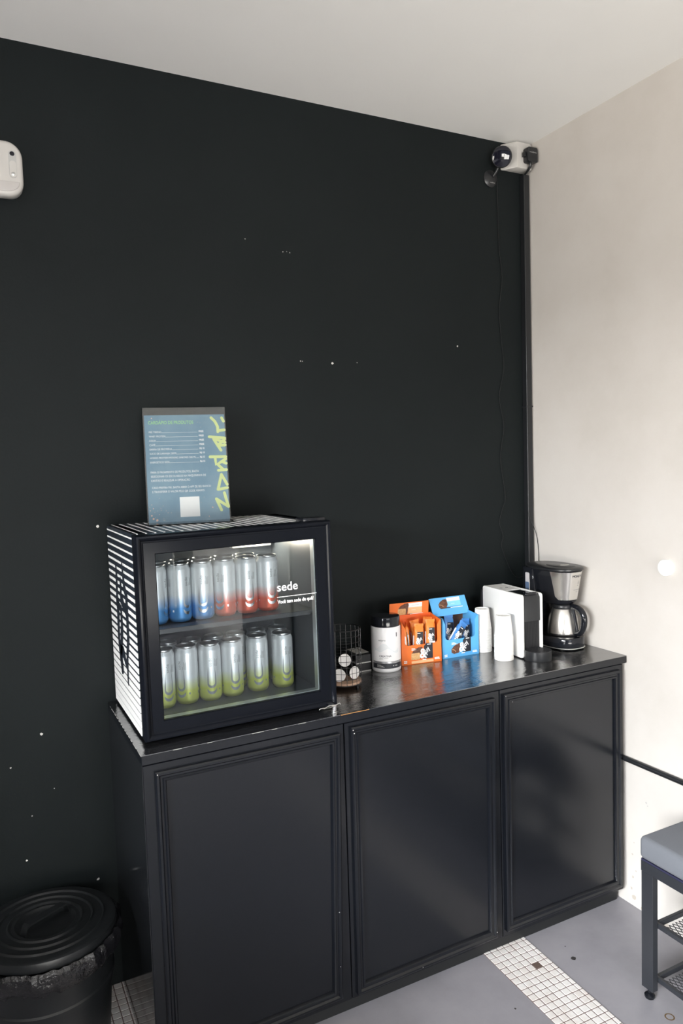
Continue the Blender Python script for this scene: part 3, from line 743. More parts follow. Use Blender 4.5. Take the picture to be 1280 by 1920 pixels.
# ------------------------------------------------------------------ bar cartons
def carton(name_label, loc, yaw, W_, Hf, Dp, lid_tilt, lid_h, lidx, mo, mi_, face, cat='carton', side_hi=0.0, choc_end=True, lid_y=0.0, lid_bot=0.0):
    t = thing('display_carton', name_label, cat, loc, yaw)
    th = .0009
    # front panel with a U cut-out
    u0, u1, zc = .085*W_, .90*W_, .445*Hf
    outer = [(0, 0), (W_, 0), (W_, Hf*.97), (W_*.965, Hf*.97), (u1, Hf*.86), (u1, zc+.01), (u1-.003, zc+.003), (u1-.010, zc), (u0+.010, zc), (u0+.003, zc+.003), (u0, zc+.01), (u0, Hf*.83), (W_*.02, Hf)]
    b = MB(); b.prism(outer, 'y', 0, th, mo); fp = b.build('front_panel', t, world=False, smooth=0)
    b = MB()
    b.prism([(0, 0), (Dp, 0), (Dp, Hf*1.04), (0, Hf)], 'x', 0, th, mo)
    b.prism([(0, 0), (Dp, 0), (Dp, Hf*1.04), (0, Hf*.97)], 'x', W_-th, W_, mo)
    b.build('side_panels', t, world=False, smooth=0)
    b = MB(); b.box((0, Dp-th, 0), (W_, Dp, Hf*1.04), mi_); b.build('back_panel', t, world=False, smooth=0)
    b = MB(); b.box((th, th, .0002), (W_-th, Dp-th, .0012), mi_); b.build('bottom_panel', t, world=False, smooth=0)
    # lid panel, hinged at the back
    TLd = Matrix.Translation((lidx, Dp+.001+lid_y, Hf*1.04+lid_bot)) @ Matrix.Rotation(-lid_tilt, 4, 'X') @ Matrix.Rotation(PI/2, 4, 'X')
    r_ = .014 if not choc_end else .004
    lw = W_*1.0
    lidpoly = [(0, 0), (lw-r_, 0)]+[(lw-r_+r_*math.sin(PI/2*k/5), r_-r_*math.cos(PI/2*k/5)) for k in range(1, 6)]+[(lw, lid_h), (0, lid_h)]
    b = MB(); b.prism(lidpoly, 'z', -th, 0, mo, T=TLd); ld = b.build('lid', t, world=False, smooth=0)
    def pic(bb, T, s, cx, cz):
        """chocolate bar picture"""
        if choc_end:
            body = [(0, .026), (.010, .040), (.030, .049), (.046, .050), (.050, .042), (.047, .030), (.043, .004), (.034, .001)]
            bb.prism([(cx+x*s, cz+y*s) for x, y in body][::-1], 'z', .0001, .0003, 'choc', T=T)
            bb.prism([(cx+x*s, cz+y*s) for x, y in rrect(-.002, 0, .036, .027, .004)], 'z', .0003, .0005, 'nougat', T=T)
        else:
            body = [(0, .004), (-.001, .018), (.010, .030), (.026, .038), (.040, .040), (.045, .034), (.045, .016), (.034, .000), (.012, -.002)]
            bb.prism([(cx+x*s, cz+y*s) for x, y in body][::-1], 'z', .0001, .0003, 'choc', T=T)
            for k in range(5): bb.poly([(cx+(.004+.004*k)*s+p[0], cz+(.017-.0006*k*k)*s+p[1], .0004) for p in blob(0, 0, .0022*s, 6)], 'peach', T=T)
    TF = front(0, -.0002, 0)
    b = MB()
    pic(b, TF, .78, W_*.245, Hf*.10)
    x0 = W_*.585
    b.prism([(x0-.004, Hf*.10), (x0+.026, Hf*.10), (x0+.026, Hf*.455), (x0+.004, Hf*.455), (x0-.004, Hf*.40)], 'z', .0004, .0006, 'label_black', T=TF)
    b.text('&', .042, 'white_text', TF @ Matrix.Translation((x0-.019, Hf*.13, .0009)), bold=.0014, width=.025)
    b.text('Joy', .020, 'white_text', TF @ Matrix.Translation((x0+.003, Hf*.20, .0009)) @ Matrix.Rotation(math.radians(52), 4, 'Z'), bold=.0005, width=.024)
    b.box((x0-.010, Hf*.075, .0005), (x0+.003, Hf*.095, .0008), 'white_text', T=TF)
    b.box((x0+.007, Hf*.42, .0006), (x0+.020, Hf*.437, .0008), 'white_text', T=TF)
    for k in range(3): b.box((W_*.245, Hf*(.36-.022*k), .0001), (W_*.245+[.012, .018, .023][k], Hf*(.36-.022*k)+.0016, .0003), 'white_text', T=TF)
    for k in range(2):
        b.box((W_*.05, Hf*(.075-.035*k), .0001), (W_*.05+.011, Hf*(.075-.035*k)+.003, .0003), 'white_text', T=TF)
        b.box((W_*.82, Hf*(.085-.028*k), .0001), (W_*.82+[.016, .018][k], Hf*(.085-.028*k)+.0025, .0003), 'white_text', T=TF)
    if choc_end: b.box((W_*.24, Hf*.015, .0001), (W_*.79, Hf*.075, .0002), 'peach', T=TF)
    b.build('front_print', fp, world=False, smooth=0)
    b = MB()
    TLp = TLd @ Matrix.Translation((0, 0, .0002))
    pic(b, TLp, .74 if choc_end else .76, W_*.22, lid_h*(.06 if choc_end else .40))
    zt = lid_h*(.40 if choc_end else .62)
    b.box((W_*.47, zt+.008, .0001), (W_*.83, lid_h*(.93 if choc_end else .94), .0002), 'white_text', T=TLp)
    b.box((W_*.47, lid_h*(.10 if choc_end else .48), .0001), (W_*.83, zt+.008, .0002), 'peach' if choc_end else 'light_blue', T=TLp)
    b.box((W_*.24, lid_h*(.02 if choc_end else .38), .0001), (W_*.58, lid_h*(.02 if choc_end else .38)+.003, .0003), 'label_black', T=TLp)
    b.box((W_*.52, lid_h*(.03 if choc_end else .38), .0003), (W_*.86, lid_h*(.03 if choc_end else .38)+.002, .0004), 'white_text', T=TLp)
    for k in range(2): b.box((W_*.56, zt+.0145-.016*k, .0003), (W_*.56+[.026, .014][k], zt+.0150-.016*k+.0004*k, .0004), 'gray_text' if k == 0 else 'white_text', T=TLp)
    b.build('lid_print', ld, world=False, smooth=0)
    return t
yo = math.atan2(-.019, .137)
OB = (-.6515, -.1470, .8101)
carton('open orange display carton of snack bars, right of the white tub', OB, yo, .1370, .136, .076, math.radians(-6), .042, -.006, 'orange', 'orange_in', None, choc_end=True, lid_bot=-.002)
BBx = (-.5050, -.1555, .8101); yb_ = math.atan2(-.006, .14)
carton('open blue display carton of snack bars, left of the paper cup stacks', BBx, yb_, .1390, .132, .090, math.radians(28), .062, .004, 'blue', 'carton_brown', None, choc_end=False, lid_y=-.036, lid_bot=-.012)

def bar(M_, foil, L_, W_, Tk, label, base, yaw, kind, local, rot):
    """wrapped snack bar; local/rot in the carton's frame"""
    Tc = Matrix.Translation(base) @ Matrix.Rotation(yaw, 4, 'Z') @ Matrix.Translation(local) @ Euler(rot).to_matrix().to_4x4()
    o = bpy.data.objects.new('snack_bar', None); COL.objects.link(o); o.matrix_world = Tc; o.empty_display_size = .02
    tag(o, label, 'snack bar', 'snack bars in the %s carton' % kind)
    b = MB(); ns, nc = 22, 14; vs, fs = [], []
    for i in range(ns+1):
        s_ = i/ns; z = (s_-.5)*L_
        e_ = min(s_, 1-s_)*L_
        th = Tk*min(1, max(.04, (e_-.009)/.012))**.6 if e_ > .009 else Tk*.04
        ww = W_*(1.0-.10*(1 if .009 < e_ < .016 else 0))
        for k in range(nc):
            a = 2*PI*k/nc
            ca, sa = math.cos(a), math.sin(a)
            x = ww/2*math.copysign(abs(ca)**.5, ca); y = th/2*math.copysign(abs(sa)**.8, sa)
            y += .0006*math.sin(i*2.3+k*1.7)*(1 if e_ > .009 else .2)
            if e_ <= .009: y += .0008*math.sin(k*9)
            vs.append((x, y, z))
    for i in range(ns):
        for k in range(nc): fs.append((i*nc+k, i*nc+(k+1) % nc, (i+1)*nc+(k+1) % nc, (i+1)*nc+k))
    fs.append(list(range(nc))[::-1]); fs.append([ns*nc+k for k in range(nc)])
    b._add(vs, fs, foil); b.build('wrapper', o, world=False, smooth=50)
    b = MB(); yy = -Tk/2-.0012; TF = front(0, yy, 0)
    TF = TF @ Matrix.Translation((0, .013, 0))
    b.box((-W_*.28, -.021, 0), (W_*.34, .021, .0004), 'label_black', T=TF)
    b.box((-W_*.28, -.032, 0), (W_*.34, -.0215, .0004), 'white_text', T=TF)
    b.box((-W_*.27, .0155, .0004), (W_*.05, .0175, .0006), 'white_text', T=TF)
    b.text('&', .026, 'white_text', TF @ Matrix.Translation((-W_*.42, -.015, .0008)), bold=.0009, width=.015)
    b.text('Joy', .013, 'white_text', TF @ Matrix.Translation((-.001, -.010, .0008)) @ Matrix.Rotation(math.radians(50), 4, 'Z'), bold=.0004, width=.015)
    b.box((-W_*.30, -.0195, .0005), (.002, -.0165, .0007), 'white_text', T=TF)
    b.build('label', o, world=False, smooth=0)
    b = MB()
    for sx in (-1,): b.box((sx*(W_/2+.0012)-.0003, -Tk*.22, -.030), (sx*(W_/2+.0012)+.0003, Tk*.22, .022), 'white_text')
    b.build('side_label', o, world=False, smooth=0)
LB, WB, TB = .118, .032, .017
og = 'orange_foil'
bar(M, og, LB, WB, TB, 'orange wrapped snack bar standing front and centre in the orange carton', OB, yo, 'orange', (.064, .013, .064), (math.radians(-4), math.radians(4), 0))
bar(M, og, LB, WB, TB, 'orange wrapped snack bar standing at the right in the orange carton, label forward', OB, yo, 'orange', (.107, .016, .073), (math.radians(-4), math.radians(2), 0))
bar(M, og, LB, WB, TB, 'orange wrapped snack bar turned edge-on at the far left of the orange carton', OB, yo, 'orange', (.0215, .024, .064), (math.radians(-3), math.radians(7), math.radians(72)))
bar(M, og, LB, WB, TB, 'orange wrapped snack bar turned edge-on, left of the central orange bar', OB, yo, 'orange', (.0375, .042, .066), (math.radians(-3), math.radians(2), math.radians(75)))
bar(M, og, LB, WB, TB, 'orange wrapped snack bar at the back left of the orange carton', OB, yo, 'orange', (.074, .046, .070), (math.radians(-2), math.radians(-8), 0))
bar(M, og, LB, WB, TB, 'orange wrapped snack bar at the back right of the orange carton', OB, yo, 'orange', (.110, .050, .074), (math.radians(-2), math.radians(6), 0))
bf = 'blue_foil'
bar(M, bf, LB, WB*1.1, TB, 'blue wrapped snack bar standing upright at the back of the blue carton', BBx, yb_, 'blue', (.058, .054, .068), (math.radians(-6), math.radians(5), 0))
bar(M, bf, LB*.9, WB, TB, 'blue wrapped snack bar lying diagonally at the front of the blue carton', BBx, yb_, 'blue', (.062, .0135, .064), (math.radians(-3), math.radians(38), 0))
bar(M, bf, LB*.9, WB, TB, 'blue wrapped snack bar standing at the right of the blue carton, label forward', BBx, yb_, 'blue', (.106, .030, .060), (math.radians(-4), math.radians(8), math.radians(6)))

# ------------------------------------------------------------------ paper cups
NTH = ['topmost', 'second', 'third', 'fourth', 'fifth', 'sixth', 'seventh', 'eighth', 'ninth', 'tenth', 'eleventh', 'twelfth', 'thirteenth', 'fourteenth', 'fifteenth', 'sixteenth', 'seventeenth', 'bottom']
b = MB(); ch = .066
b.lathe([(0, ch-.003), (.0215, ch-.003), (.0218, ch), (.0226, ch), (.0288, .003), (.0300, .0026), (.0302, .0012), (.0294, 0), (.0284, .0006), (.0280, .003), (.0222, ch-.004), (0, ch-.004)], 'paper_cup', seg=36)
cup0 = b.build('paper_cup', smooth=40)
first = True
for (cx, cy, n, where) in [(-.3425, -.258, 18, 'front stack beside the white coffee machine'), (-.3335, -.139, 18, 'back stack behind the blue carton')]:
    for k in range(n):
        pos = NTH[n-1-k] if n-1-k < 17 else 'bottom'
        o = cup0 if first else cup0.copy()
        if not first: COL.objects.link(o)
        first = False
        o.location = (cx+random.uniform(-.0004, .0004), cy+random.uniform(-.0004, .0004), .8102+.0044*k)
        lab = 'white paper cup, %s, %s' % (pos if pos in ('topmost', 'bottom') else pos+' from top', where)
        tag(o, lab, 'paper cup', 'white paper cups stacked on the worktop')

# ------------------------------------------------------------------ capsule coffee machine
es = thing('espresso_machine', 'white slim capsule coffee machine with black front, beside the paper cups', 'coffee machine', (-.300, -.2965, .8101), math.radians(-4.4))
Wn, Dn, Hn = .079, .218, .204
b = MB()
poly = rrect(0, 0, Dn, Hn, .010, 5)
b.prism([(p[0], p[1]) for p in rrect(0, .003, Dn, Hn, .009, 5)], 'x', 0, .0075, 'white_plastic', bev=.0015)
b.prism([(p[0], p[1]) for p in rrect(0, .003, Dn, Hn, .009, 5)], 'x', Wn-.0065, Wn, 'white_plastic', bev=.0015)
b.box((.004, .105, Hn-.008), (Wn-.004, Dn-.004, Hn-.0012), 'white_plastic')
b.box((.004, Dn-.012, .010), (Wn-.004, Dn-.001, Hn-.005), 'white_plastic')
b.build('housing', es, world=False, smooth=40)
b = MB(); b.box((.0077, .028, .004), (Wn-.0067, Dn-.013, Hn-.0085), 'satin_black'); b.build('inner_body', es, world=False, smooth=0)
b = MB()
b.prism([(.004, .117), (.0285, .117), (.0285, Hn-.004), (.012, Hn-.002), (.004, Hn-.012)], 'x', .0078, Wn-.0068, 'satin_black', bev=.002); b.build('brew_head', es, world=False, smooth=40)
b = MB(); b.box((.0078, .010, Hn-.0075), (Wn-.0068, .104, Hn-.0030), 'gloss_black', bev=.001, seg=1)
b.prism(rrect(.018, .004, Wn-.017, .022, .006), 'z', Hn-.003, Hn+.003, 'gloss_black', bev=.002)
b.build('lever', es, world=False, smooth=40)
for x in (.024, .046):
    b = MB(); b.lathe([(0, .0006), (.0048, .0006), (.0048, -.0002)], 'gray_text', c=(x, .145, Hn-.001), seg=20); b.build('button', es, world=False)
b = MB()
for k in range(13):
    x = .0105+k*(Wn-.020)/12; b.box((x-.0008, .0085, .016), (x+.0008, .0105, .116), 'mesh_black')
for k in range(26):
    z = .018+k*.0038; b.box((.0078, .0095, z-.0007), (Wn-.0068, .0115, z+.0007), 'mesh_black')
b.box((.0078, .0115, .012), (Wn-.0068, .029, .117), 'matte_black')
b.build('mesh_panel', es, world=False, smooth=0)
b = MB(); b.box((.012, Dn, .004), (Wn-.012, Dn+.036, .185), 'tank', bev=.006); b.build('water_tank', es, world=False, smooth=40)
b = MB(); cx, cy = .0465, -.014
b.lathe([(0, 0), (.0425, 0), (.0430, .002), (.0430, .0290), (.0415, .0305), (.0395, .0305), (.0395, .0285), (0, .0285)], 'satin_black', c=(cx, cy, 0), seg=48)
b.box((.012, cy, 0), (Wn-.012, .032, .018), 'satin_black'); tr = b.build('drip_tray', es, world=False, smooth=40)
b = MB()
for k in range(-7, 8):
    u = .0052*k; hw = math.sqrt(max(0, .0390**2-u*u))
    b.box((cx+u-.0007, cy-hw, .0283), (cx+u+.0007, cy+hw, .0300), 'mesh_black'); b.box((cx-hw, cy+u-.0007, .0283), (cx+hw, cy+u+.0007, .0298), 'mesh_black')
b.build('grid', tr, world=False, smooth=0)

# ------------------------------------------------------------------ drip coffee maker
cmx, cmy = -.079, -.20
cm = thing('drip_coffee_maker', 'black and steel drip coffee maker with thermal jug, in the corner by the pale wall', 'coffee maker', (cmx, cmy, .8101))
def oval(cx, cy, rx, ry, p=2.6, n=40):
    out = []
    for k in range(n):
        a = 2*PI*k/n; c, s = math.cos(a), math.sin(a)
        out.append((cx+rx*math.copysign(abs(c)**(2/p), c), cy+ry*math.copysign(abs(s)**(2/p), s)))
    return out
def loft(b, rings, m):
    n = len(rings[0][0]); vs, fs = [], []
    for pts, z in rings: vs += [(p[0], p[1], z) for p in pts]
    for r in range(len(rings)-1):
        for k in range(n): fs.append((r*n+k, r*n+(k+1) % n, (r+1)*n+(k+1) % n, (r+1)*n+k))
    fs.append(list(range(n))[::-1]); fs.append([(len(rings)-1)*n+k for k in range(n)])
    b._add(vs, fs, m)
b = MB()
loft(b, [(oval(cmx, cmy-.01, .060, .098), .8125), (oval(cmx, cmy-.01, .063, .101), .817), (oval(cmx, cmy-.01, .063, .101), .845), (oval(cmx, cmy-.01, .061, .098), .850)], 'gloss_black'); base = b.build('base', cm, smooth=40)
b = MB(); loft(b, [(oval(cmx, cmy-.01, .0640, .1020), .8150), (oval(cmx, cmy-.01, .0648, .1028), .8165), (oval(cmx, cmy-.01, .0640, .1020), .8180)], 'silver'); b.build('trim_band', base, smooth=40)
for sx in (-1, 1):
    for sy in (-1, 1):
        b = MB(); b.lathe([(0, 0), (.008, 0), (.008, .003), (0, .003)], 'matte_black', c=(cmx+sx*.04, cmy-.01+sy*.07, .8101), seg=12); b.build('foot', cm)
b = MB(); loft(b, [(oval(cmx, cmy+.063, .058, .032, 4), .845), (oval(cmx, cmy+.063, .062, .036, 4), 1.07)], 'gloss_black'); b.build('water_column', cm, smooth=40)
b = MB(); b.prism(rrect(cmy+.050, .968, cmy+.068, 1.052, .004), 'x', cmx-.0632, cmx-.0605, 'water_window')
b.prism(rrect(cmy+.050, .968, cmy+.068, 1.020, .004), 'x', cmx-.0638, cmx-.063, 'water'); b.build('water_gauge', cm, smooth=0)
b = MB(); loft(b, [(oval(cmx, cmy+.004, .045, .080, 2.4), .957), (oval(cmx, cmy+.003, .0495, .090, 2.4), .966), (oval(cmx, cmy+.000, .060, .1055, 2.4), 1.068)], 'gloss_black'); b.build('filter_housing', cm, smooth=40)
b = MB(); n_ = 30; vs, fs = [], []
for i in range(9):
    u = i/8; z = .973+(1.066-.973)*u
    rx = .0503+(.0608-.0503)*u; ry = .0912+(.1063-.0912)*u; cyy = cmy+.0028-.0028*u
    sp_ = math.radians(70)*(0.80+.20*u) if i > 0 else math.radians(70)*.68
    for k in range(n_+1):
        a = -PI/2+sp_*(2*k/n_-1)
        c, s = math.cos(a), math.sin(a); p = 2.45
        vs.append((cmx+rx*math.copysign(abs(c)**(2/p), c), cyy+ry*math.copysign(abs(s)**(2/p), s), z))
for i in range(8):
    for k in range(n_): fs.append((i*(n_+1)+k, i*(n_+1)+k+1, (i+1)*(n_+1)+k+1, (i+1)*(n_+1)+k))
b._add(vs, fs, 'steel'); sp = b.build('steel_front', cm, smooth=60)
b = MB(); yl = 0
b.text('MONDIAL', .0115, 'dark_text', front(cmx-.016, yl, 1.0485), width=.049)
b.prism([(-.0012, 0), (.0012, 0), (0, .012)], 'z', 0, .0002, 'gray_text', T=front(cmx+.014, yl, 1.026))
b.box((-.004, -.002, 0), (.004, -.0012, .0002), 'gray_text', T=front(cmx+.014, yl, 1.022))
for k in range(8): b.box((-.018+.004*k, 0, 0), (-.0145+.004*k, .0009, .0002), 'gray_text', T=front(cmx+.014, yl, 1.006))
b.box((-.007, 0, 0), (.005, .0009, .0002), 'gray_text', T=front(cmx+.014, yl, .999))
for v in b.bm.verts:   # lay the print on the curved steel
    u = (v.co.z-.973)/(1.066-.973); rx = .0503+(.0608-.0503)*u; ry = .0912+(.1063-.0912)*u
    q = max(0, 1-min(1, abs(v.co.x-cmx)/rx)**2.45)**(1/2.45)
    v.co.y += cmy+.0028-.0028*u-ry*q-.0005
b.build('lettering', sp, smooth=0)
b = MB(); loft(b, [(oval(cmx, cmy-.003, .064, 0.102, 2.5), 1.068), (oval(cmx, cmy-.003, .067, 0.106, 2.5), 1.071), (oval(cmx, cmy-.003, .067, 0.106, 2.5), 1.076), (oval(cmx, cmy-.003, .062, 0.100, 2.5), 1.080)], 'satin_black')
loft(b, [(oval(cmx+.004, cmy-.03, .040, .055, 2.2), 1.0795), (oval(cmx+.004, cmy-.03, .036, .050, 2.2), 1.0825)], 'satin_black')
b.prism([(p[0]+cmx+.006, p[1]+cmy-.045) for p in circ(0, 0, .016, .012, 20)], 'z', 1.082, 1.0834, 'carton_grey')
b.build('lid', cm, smooth=40)
# jug
cj = (cmx+.010, cmy-.032)
jg = thing('thermal_jug', 'brushed steel thermal jug with black handle, on the hotplate of the drip coffee maker', 'jug', (cj[0], cj[1], .8502))
b = MB(); b.lathe([(0, 0), (.0490, 0), (.0510, .002), (.0515, .008), (.0505, .026), (.0470, .052), (.0410, .074), (.0350, .087), (.0, .087)], 'steel', c=(cj[0], cj[1], .8503), seg=56); b.build('body', jg, smooth=50)
b = MB(); b.lathe([(.0352, .0868), (.0365, .089), (.0365, .096), (.034, .101), (.012, .104), (0, .104)], 'satin_black', c=(cj[0], cj[1], .8503), seg=40); b.build('jug_lid', jg, smooth=40)
b = MB(); hx, hy = cj
dx, dy = math.sin(.10), -math.cos(.10)
hpts = [(.030, .095), (.052, .096), (.072, .089), (.084, .072), (.086, .050), (.080, .026), (.068, .012), (.050, .008)]
hs = smooth_pts([(hx+dx*r, hy+dy*r, .8503+z) for r, z in hpts], 5)
b.tube(hs, [.0080+.0027*math.sin(PI*q/(len(hs)-1)) for q in range(len(hs))], 'gloss_black', 14)
b.tube([(hx+dx*r, hy+dy*r, .8503+z) for r, z in [(.040, .090), (.0485, .060), (.0545, .030), (.056, .010)]], .006, 'gloss_black', 10)
b.build('handle', jg, smooth=60)

# ------------------------------------------------------------------ corner box, adapter, camera, sensor
b = MB()
pts_b = [(-.112, -.0005), (-.010, -.0005), (-.010, -.040), (-.020, -.046), (-.078, -.046)]
b.prism(pts_b, 'z', 2.432, 2.5195, 'sensor_white', bev=.004)
jb = thing('junction_box', 'white plastic outlet box in the ceiling corner above the trunking', 'outlet box', (-.05, -.02, 2.432))
b.build('casing', jb, smooth=40)
b = MB(); b.lathe([(0, 0), (.017, 0), (.018, -.0015), (.018, -.003), (0, -.003)], 'gray_plastic', seg=28, T=front(-.052, -.0445, 2.476)); b.build('socket', jb)
ad = thing('power_adapter', 'black power adapter plugged into the white corner box', 'adapter', (-.030, -.06, 2.45))
b = MB(); b.prism(rrect(-.052, 2.4475, -.008, 2.4975, .008), 'y', -.072, -.0465, 'satin_black', bev=.003)
b.box((-.060, -.063, 2.466), (-.050, -.050, 2.482), 'satin_black', bev=.002); b.build('casing', ad, smooth=40)
b = MB(); b.text('intelbras', .007, 'gray_plastic', front(-.0455, -.0724, 2.4775), width=.030); b.build('lettering', ad, smooth=0)
b = MB(); b.tube([(-.033, -.060, 2.449), (-.033, -.060, 2.436), (-.030, -.045, 2.428), (-.022, -.014, 2.422), (-.020, -.012, 2.416)], [.006, .0055, .004, .003, .003], 'satin_black', 10); b.build('plug_lead', ad, smooth=60)

sc_ = thing('security_camera', 'small round black security camera on a disc foot, under the ceiling corner', 'camera', (-.155, -.0005, 2.398))
b = MB(); b.lathe([(0, .010), (.008, .0095), (.026, .004), (.0285, .002), (.0285, 0), (0, 0)], 'satin_black', seg=40, T=front(-.158, -.0005, 2.398)); b.build('wall_base', sc_, smooth=40)
b = MB(); b.text('intelbras', .0055, 'gray_plastic', front(-.166, -.0095, 2.381), width=.020); b.build('lettering', sc_, smooth=0)
hd = Vector((-.1405, -.040, 2.4590)); look = Vector((-1.45, -2.1, 1.60))-hd
Th = Matrix.Translation(hd) @ look.to_track_quat('Z', 'Y').to_matrix().to_4x4()
b = MB(); b.tube([(-.152, -.010, 2.404), (-.149, -.022, 2.416), (-.143, -.030, 2.436)], [.0055, .005, .005], 'satin_black', 10); b.build('arm', sc_, smooth=60)
b = MB(); b.lathe([(0, -.020), (.020, -.020), (.0300, -.014), (.0345, -.004), (.0345, .008), (.0325, .0115), (.0310, .0120)], 'satin_black', seg=44, T=Th); head = b.build('head', sc_, smooth=40)
b = MB(); b.lathe([(0, .0152), (.012, .0150), (.024, .0138), (.0312, .0118)], 'lens', seg=44, T=Th); b.build('front_glass', head, smooth=60)
b = MB(); b.lathe([(0, .0165), (.0035, .0160), (.0050, .0148)], 'matte_black', seg=20, T=Th @ Matrix.Translation((.002, -.004, 0))); b.build('lens', head)
b = MB(); wz = [(-.1316, 2.372), (-.1281, 2.1771), (-.1163, 2.0693), (-.1303, 1.9588), (-.1235, 1.85), (-.1155, 1.7569), (-.1366, 1.6545), (-.1197, 1.5519), (-.1363, 1.4396), (-.1175, 1.3066), (-.130, 1.265), (-.1457, 1.2133), (-.130, 1.1646), (-.1379, 1.127), (-.1056, 1.0531), (-.0795, 1.0157), (-.055, 1.008), (-.033, 1.018)]
b.tube(smooth_pts([(-.1355, -.006, 2.385)]+[(x, -.0035, z) for x, z in wz]), .0012, 'satin_black', 6)
tag(b.build('camera_cable', smooth=60), 'thin black cable hanging wavy down the dark wall below the security camera', 'cable')
b = MB(); b.tube(smooth_pts([(-.031, -.026, 1.245), (-.027, -.030, 1.215), (-.012, -.034, 1.185), (-.004, -.038, 1.150), (-.0025, -.042, 1.115), (-.004, -.045, 1.085), (-.012, -.055, 1.055), (-.016, -.075, 1.045)]), .0014, 'satin_black', 6)
tag(b.build('appliance_cable', smooth=60), 'thin black cable curling off the corner trunking down to the drip coffee maker', 'cable')

se = thing('alarm_sensor', 'white alarm motion sensor high on the dark wall', 'sensor', (-1.69, -.001, 2.13))
sx0, sx1, sz0, sz1 = -1.740, -1.648, 2.128, 2.262
b = MB(); b.prism(rrect(sx0, sz0+.006, sx1, sz1+.007, .032, 10), 'y', -.016, -.001, 'gray_plastic', bev=.003); b.build('wall_bracket', se, smooth=40)
b = MB(); b.prism(rrect(sx0, sz0, sx1, sz1, .038, 12), 'y', -.048, -.016, 'sensor_white', bev=.011, seg=5); b.build('casing', se, smooth=60)
b = MB(); b.prism(rrect(-1.680, 2.172, -1.6625, 2.238, .0087, 8), 'y', -.0490, -.0478, 'gray_plastic'); win = b.build('sensor_window', se, smooth=0)
b = MB(); b.prism(rrect(-1.6788, 2.1735, -1.6637, 2.213, .0073, 8), 'y', -.0500, -.0488, 'sensor_white'); b.build('window_cover', win, smooth=0)
b = MB(); b.lathe([(0, .0006), (.0048, .0004), (.0056, 0)], 'lens', seg=20, T=front(-1.6715, -.049, 2.2300)); b.build('sensor_eye', win)
b = MB(); b.lathe([(0, .0010), (.0040, .0006), (.0048, 0)], 'silver', seg=20, T=front(-1.6713, -.050, 2.1815)); b.build('screw', win)
cap = [(sx0+.012, 2.163), (sx1-.010, 2.163)][::-1]
cxm = (sx0+sx1)/2
cap = [(cxm+.036*math.cos(PI+PI*k/24), 2.160+.022*math.sin(PI+PI*k/24)) for k in range(25)]+[(cxm+.036, 2.163), (cxm-.036, 2.163)]
b = MB(); b.prism(cap, 'y', -.0500, -.0470, 'sensor_cap', bev=.0012); b.build('lower_cap', se, smooth=40)

# ------------------------------------------------------------------ bench
bn = thing('shoe_bench', 'grey upholstered bench with black metal legs and mesh shelves along the pale wall', 'bench', (-.15, -1.2, 0))
bx0, bx1, by1, by0 = -.293, -.010, -.744, -1.80
b = MB(); b.box((bx0-.006, by0-.006, .380), (bx1, by1+.004, .442), 'fabric', bev=.014, seg=4); b.build('seat_cushion', bn, smooth=50)
b = MB(); b.box((bx0, by0, .375), (bx1-.002, by1, .380), 'navy_edge')
b.box((bx0-.001, by0, .346), (bx0+.020, by1+.001, .375), 'bench_metal', bev=.0012, seg=1); b.box((bx1-.022, by0, .346), (bx1-.002, by1, .375), 'bench_metal', bev=.0012, seg=1)
b.box((bx0, by1-.020, .346), (bx1-.002, by1+.001, .375), 'bench_metal', bev=.0012, seg=1); b.box((bx0, by0, .346), (bx1-.002, by0+.02, .375), 'bench_metal', bev=.0012, seg=1)
b.build('seat_frame', bn, smooth=0)
for lx in (bx0, bx1-.022):
    for ly in (by1-.036, by0):
        b = MB(); b.box((lx, ly, .026), (lx+.020, ly+.036, .3465), 'bench_metal', bev=.001, seg=1); lg = b.build('leg', bn, smooth=0)
        b = MB(); b.lathe([(0, 0), (.012, 0), (.0135, .003), (.0135, .008), (.008, .013), (.005, .014), (.005, .027), (0, .027)], 'gloss_black', c=(lx+.010, ly+.018, .0004), seg=20); b.build('glide', lg, smooth=40)
def mesh_shelf(z):
    b = MB(); s0, s1, ya, yb2 = bx0+.0215, bx1-.0235, by0+.04, by1-.0225
    for (a, c) in [((s0, ya, z-.007), (s0+.010, yb2, z+.007)), ((s1-.010, ya, z-.007), (s1, yb2, z+.007)), ((s0+.010, yb2-.010, z-.007), (s1-.010, yb2, z+.007)), ((s0+.010, ya, z-.007), (s1-.010, ya+.010, z+.007))]: b.box(a, c, 'bench_metal', bev=.001, seg=1)
    b.box((s0-.003, yb2-.009, z-.005), (s0+.001, yb2-.002, z+.005), 'bench_metal'); b.box((s1-.001, yb2-.009, z-.005), (s1+.003, yb2-.002, z+.005), 'bench_metal')
    o = b.build('shelf_frame', bn, smooth=0)
    b = MB(); px, py = .0125, .024
    nx, ny = int((s1-s0-.016)/px), int((yb2-ya-.016)/py)
    for i in range(nx):
        for j in range(ny):
            x = s0+.009+i*px; y = ya+.009+j*py
            c = [(x, y+py/2), (x+px/2, y), (x+px, y+py/2), (x+px/2, y+py)]
            for k in range(4):
                p, q = Vector((*c[k], z)), Vector((*c[(k+1) % 4], z))
                d = (q-p).normalized(); n_ = Vector((-d.y, d.x, 0))*.0009
                b._add([p-n_, q-n_, q+n_, p+n_, p-n_+Vector((0, 0, .0012)), q-n_+Vector((0, 0, .0012)), q+n_+Vector((0, 0, .0012)), p+n_+Vector((0, 0, .0012))], [(4, 5, 6, 7), (0, 1, 5, 4), (2, 3, 7, 6), (3, 2, 1, 0)], 'bench_metal')
    b.build('expanded_mesh', o, smooth=0)
mesh_shelf(.203); mesh_shelf(.054)

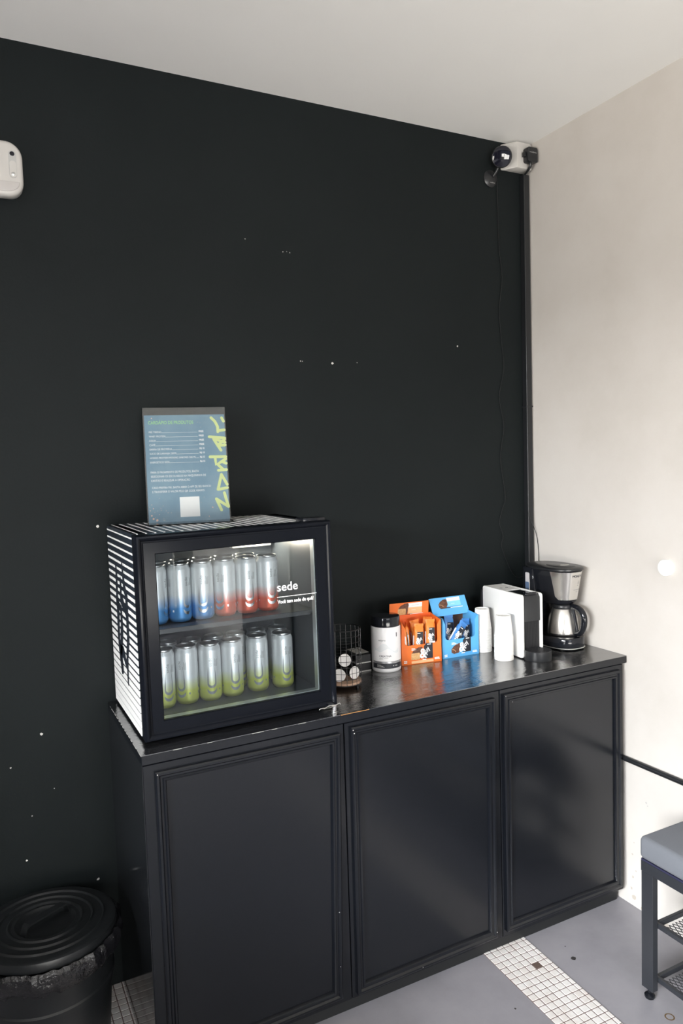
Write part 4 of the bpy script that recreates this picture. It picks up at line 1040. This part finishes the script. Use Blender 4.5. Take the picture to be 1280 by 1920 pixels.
# ------------------------------------------------------------------ bin
bc = (-1.714, -.205); br = .166; bz = .345
bi = thing('waste_bin', 'black plastic bin with ridged lid and black liner, left of the cabinet', 'bin', (bc[0], bc[1], 0))
b = MB(); b.lathe([(0, .0005), (.128, .0005), (.132, .006), (.148, .215), (.152, .216), (.153, .226), (.1495, .230), (.157, bz-.018), (.160, bz-.014), (.154, bz-.014), (.130, .01), (0, .01)], 'bin_plastic', c=(*bc, 0), seg=72); b.build('bucket', bi, smooth=40)
rb = random.Random(11)
amp = [rb.uniform(-1, 1) for _ in range(200)]
def wob(a, j):
    k = a/(2*PI)*96
    i0 = int(k) % 96; i1 = (i0+1) % 96; f = k-int(k)
    v = amp[i0]*(1-f)+amp[i1]*f; v2 = amp[(i0*3+7) % 150]*(1-f)+amp[(i1*3+7) % 150]*f
    return ((.0035*v if j in (1, 2, 3) else .001*v), (.007*v2 if j == 5 else .002*v2))
b = MB(); b.lathe([(.158, bz-.008), (.170, bz-.002), (.1765, bz-.010), (.1775, bz-.028), (.173, bz-.044), (.164, bz-.058), (.161, bz-.056)], 'bag', c=(*bc, 0), seg=96, wob=wob); b.build('bin_liner', bi, smooth=25)
b = MB(); lt = Matrix.Translation((*bc, bz)) @ Euler((math.radians(-1.5), math.radians(1.5), 0)).to_matrix().to_4x4()
b.lathe([(.157, -.010), (.1625, -.009), (.1645, .004), (.162, .012), (.157, .0145), (.138, .0150), (.134, .0185), (.130, .0150), (.112, .0155), (.108, .0190), (.104, .0155), (.088, .016), (.084, .0195), (.078, .016), (.070, .0165), (.066, .013), (.060, .010), (0, .010)], 'bin_plastic', seg=80, T=lt); ld = b.build('bin_lid', bi, smooth=30)
b = MB(); hang = math.radians(32); hd_ = Vector((math.cos(hang), math.sin(hang), 0)); hn_ = Vector((-hd_.y, hd_.x, 0))
hp_ = [(-.062, .012), (-.056, .030), (-.050, .034), (.050, .034), (.056, .030), (.062, .012)]
vs, fs = [], []
for u, z in hp_:
    for sx, sz in ((-1, 0), (1, 0), (1, 1), (-1, 1)): vs.append(lt @ (hd_*u+hn_*(.010*sx)+Vector((0, 0, z-.002+.004*sz))))
for i in range(len(hp_)-1):
    for k in range(4): fs.append((i*4+k, i*4+(k+1) % 4, (i+1)*4+(k+1) % 4, (i+1)*4+k))
fs += [(3, 2, 1, 0), tuple((len(hp_)-1)*4+k for k in range(4))]
b._add(vs, fs, 'bin_plastic'); b.build('handle', ld, smooth=30)
